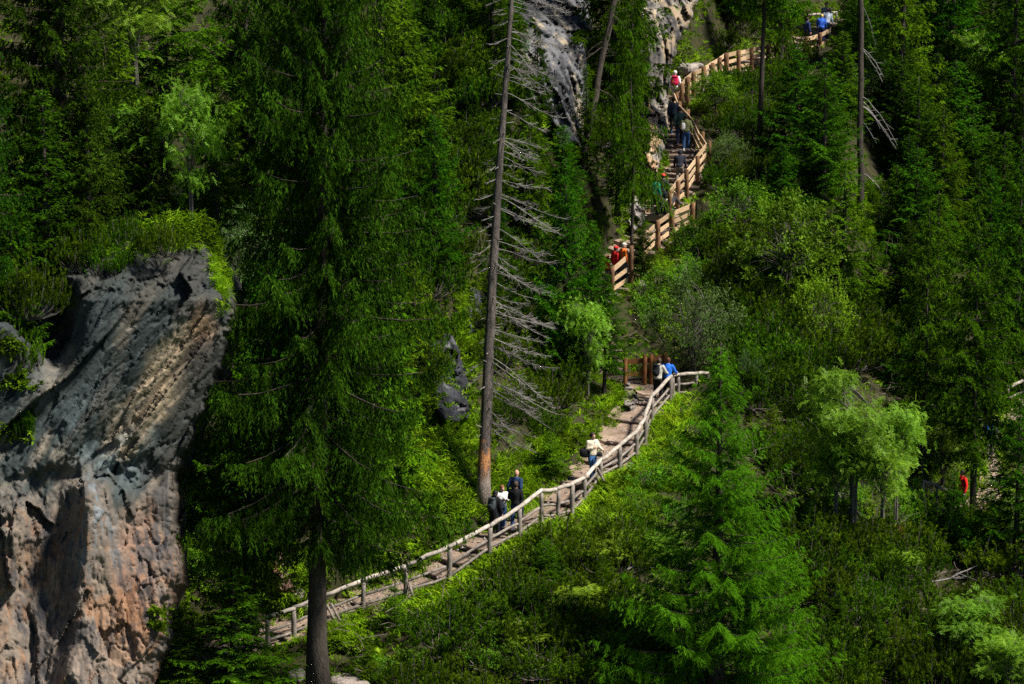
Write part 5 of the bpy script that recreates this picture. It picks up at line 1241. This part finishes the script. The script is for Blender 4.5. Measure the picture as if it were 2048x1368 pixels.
def backpack(label, pr, col, size=(.15, .09, .23), pos=(0, -.22, 1.24), strap=(.02, .02, .022)):
    o, up, R3, s = pr; c = up(pos); t = thing('backpack', label, 'backpack', c)
    ax = unit(up((0, 0, 1.4)) - up((0, 0, 1.0))); rt = R3[:, 0]; fw = unit(np.cross(ax, rt)); RR = np.stack([rt, fw, ax], 1)
    m = MB(); m.sell((0, 0, 0), np.array(size) * s, .6, 14, 10, rot=RR, noise=.05); m.build('sack', cloth_mat('bag_%.2f_%.2f_%.2f' % col, col), t)
    m = MB(); m.sell(RR @ (np.array([0, -size[1] * .85, -size[2] * .35]) * s), np.array([size[0] * .72, .05, size[2] * .42]) * s, .6, 12, 8, rot=RR); m.build('pocket', cloth_mat('bagp_%.2f_%.2f' % col[:2], tuple(v * .8 for v in col)), t)
    m = MB(); m.sell(RR @ (np.array([0, -.01, size[2] * .9]) * s), np.array([size[0] * .92, size[1] * .95, .06]) * s, .6, 12, 8, rot=RR); m.build('lid', cloth_mat('bagp_%.2f_%.2f' % col[:2], col), t)
    for q in (-1, 1):
        p = [up(v) - c for v in ((q * .10, -.16, 1.44), (q * .12, -.02, 1.53), (q * .12, .135, 1.40), (q * .14, .145, 1.22), (q * .14, -.06, 1.05))]
        m = MB(); m.tube(p, .022, 6); m.build('strap', cloth_mat('strap', strap), t)
    return t

def bag(label, at, size, col, name='bag', strap_to=None):
    t = thing(name, label, 'bag', at); m = MB(); m.sell((0, 0, 0), size, .6, 14, 10, noise=.08); m.build('sack', cloth_mat('bag_%.2f_%.2f_%.2f' % col, col), t)
    if strap_to is not None:
        m = MB(); m.tube([np.array([0, 0, size[2]]), (np.asarray(strap_to) - at) * .5 + [0, -.03, .05], np.asarray(strap_to) - at], .015, 6); m.build('strap', cloth_mat('strap', (.02, .02, .022)), t)
    return t
NAVY = (.012, .018, .045); BLACK = (.010, .010, .012); JEAN = (.03, .07, .17); JEAN2 = (.05, .13, .30)
# group below the dead spruce
pr = person('person in a long black coat with a grey backpack, below the dead spruce', stand(988, 982, 1.66), (.5, .85), BLACK, BLACK, (.012, .010, .010), 1.70, lean=.12, coat=.45, hair_len=.05)
backpack('grey and black backpack on the person in the long black coat', pr, (.045, .055, .06))
person('woman with brown hair, white top and jeans facing the camera below the dead spruce', stand(1005, 968, 1.68), (.45, -.9), (.75, .75, .76), JEAN, (.16, .07, .03), 1.68, arms='fold', hair_len=.16, shoes=(.6, .6, .6))
person('man in a dark jacket and jeans seen from behind, close to the handrail', stand(1031, 964, 1.78), (.25, .95), BLACK, JEAN, (.05, .035, .025), 1.78, arms='fold', stride=.16)
person('bald man in a navy jacket walking uphill behind the dark-jacketed man', stand(1032, 938, 1.84), (.5, .85), (.012, .030, .085), NAVY, h=1.84, bald=True, arms='swing', stride=.2)
pr = person('man in a cream sweater and blue jeans leaning at the handrail alone', stand(1186, 867, 1.80), (.55, -.75), (.52, .46, .36), JEAN2, (.025, .018, .016), 1.80, arms=('fwd', 'fold'), head_turn=-.2)
bag('black shoulder bag at the hip of the man in the cream sweater', pr[1]((.26, -.1, 1.02)), (.20, .13, .17), (.012, .012, .014), strap_to=pr[1]((-.02, .15, 1.42)))
bag('small dark camera bag hanging at the rail before the cream-sweatered man', pr[1]((-.05, .36, 1.0)), (.10, .08, .09), (.015, .016, .02))
# two at the railing corner
pr = person('person in a beige jacket with a black backpack leaning towards the blue jacket', stand(1315, 716, 1.70), (.45, .85), (.44, .42, .36), BLACK, (.06, .04, .03), 1.74, lean=.18, arms='rail')
backpack('black backpack on the beige jacket at the railing corner', pr, (.014, .016, .022))
person('person in a bright blue puffy jacket leaning on the railing corner', stand(1336, 716, 1.68), (.35, .9), (.02, .14, .62), BLACK, (.08, .03, .02), 1.70, lean=.15, arms='rail')
# orange and red among the branches
person('person in an orange jacket half hidden by branches beside the lone brown post', stand(1244, 486, 1.76), (.8, .5), (.75, .16, .02), (.1, .1, .1), (.4, .4, .38), 1.72, hat=(.55, .5, .42))
person('person in a red jacket half hidden by branches left of the orange jacket', stand(1229, 490, 1.74), (.8, .5), (.62, .02, .02), (.04, .05, .08), (.05, .03, .02), 1.70, hat=(.6, .03, .03))
person('child in a red top lowest among the branches below the orange jacket', stand(1213, 510, 1.28), (.8, .5), (.65, .02, .04), (.04, .05, .08), (.05, .03, .02), 1.25, hat=(.6, .03, .05))
# landing and stairs
person('person in a green jacket and black trousers on the stair landing', stand(1312, 360, 1.72), (.45, .85), (.01, .26, .17), (.012, .012, .02), (.03, .02, .02), 1.72, arms='down')
person('person in a red cap and dark jacket in front of the green jacket', stand(1326, 350, 1.72), (.3, .95), (.03, .03, .04), (.02, .03, .06), (.02, .02, .02), 1.72, hat=(.62, .05, .04), lean=.1)
pr = person('person in pale trousers bending forward on the landing beside the railing', stand(1336, 392, 1.36), (.6, .75), (.04, .04, .045), (.55, .57, .60), (.05, .03, .02), 1.68, lean=.75, crouch=.08, arms='rail')
bag('cream canvas bag between the bending person and the green jacket', pr[1]((-.22, -.12, 1.02)), (.16, .14, .20), (.42, .38, .28))
person('person in a black hooded jacket climbing the stairs bent forward', stand(1361, 303, 1.50), (.15, 1), (.014, .016, .026), (.2, .17, .14), h=1.70, lean=.42, hood=True, crouch=.12, arms='down')
person('man in a dark green jacket climbing beside the woman in jeans', stand(1361, 214, 1.82), (-.05, 1), (.018, .045, .045), (.012, .02, .045), (.02, .016, .014), 1.82, arms='swing', stride=.15)
pr = person('woman in a camouflage green vest and blue jeans climbing the upper stairs', stand(1374, 231, 1.70), (.1, 1), (.16, .18, .07), (.02, .06, .16), (.03, .02, .015), 1.70, vest=(.13, .14, .06), arms=('rail', 'down'), stride=.14, shoes=(.5, .5, .5))
bag('white shoulder bag on the back of the woman in the green vest', pr[1]((-.13, -.24, 1.20)), (.09, .06, .17), (.62, .62, .64), strap_to=pr[1]((.1, .0, 1.5)))
person('person in dark clothes squeezed against the rock wall above the two climbers', stand(1345, 196, 1.70), (-.1, 1), (.03, .04, .06), BLACK, (.03, .02, .02), 1.70, shoes=(.05, .12, .35))
pr = person('person in a white shirt with a crimson backpack at the stair head', stand(1350, 140, 1.74), (.15, 1), (.68, .68, .70), (.35, .30, .22), (.5, .48, .46), 1.72, hat=(.6, .58, .54), sleeves=True)
backpack('crimson backpack on the white shirt at the stair head', pr, (.50, .012, .07), size=(.19, .11, .25))
# seated near the top edge
person('blond person in a blue jacket near the top edge', stand(1641, 32, 1.50), (.2, 1), (.03, .11, .55), (.02, .03, .1), (.55, .40, .16), 1.60, lean=.35)
person('person in a pale blue shirt beside the blond one near the top edge', stand(1657, 24, 1.60), (.3, .9), (.50, .58, .70), (.03, .05, .1), (.05, .03, .02), 1.70, lean=.3)
person('person in grey clothes farthest up the trail, near the top edge', stand(1654, 8, 1.74), (-.3, -.9), (.16, .19, .22), (.05, .05, .07), (.06, .03, .02), 1.74)
person('person in a dark blue jacket left of the blond one near the top edge', stand(1615, 33, 1.60), (.8, .5), (.015, .03, .12), (.02, .02, .04), (.03, .02, .02), 1.60)
# side trail on the right
pr = person('person with a blue backpack on the side trail at the right', stand(1980, 830, 1.70), (.2, 1), (.12, .14, .2), (.03, .03, .04), (.05, .03, .02), 1.70)
backpack('blue backpack on the side trail at the right', pr, (.02, .10, .45), size=(.17, .11, .24))
person('person in a bright red jacket on the side trail, half hidden by a spruce', stand(1926, 952, 1.72), (-.8, -.3), (.68, .012, .012), (.02, .02, .03), (.03, .02, .02), 1.72)
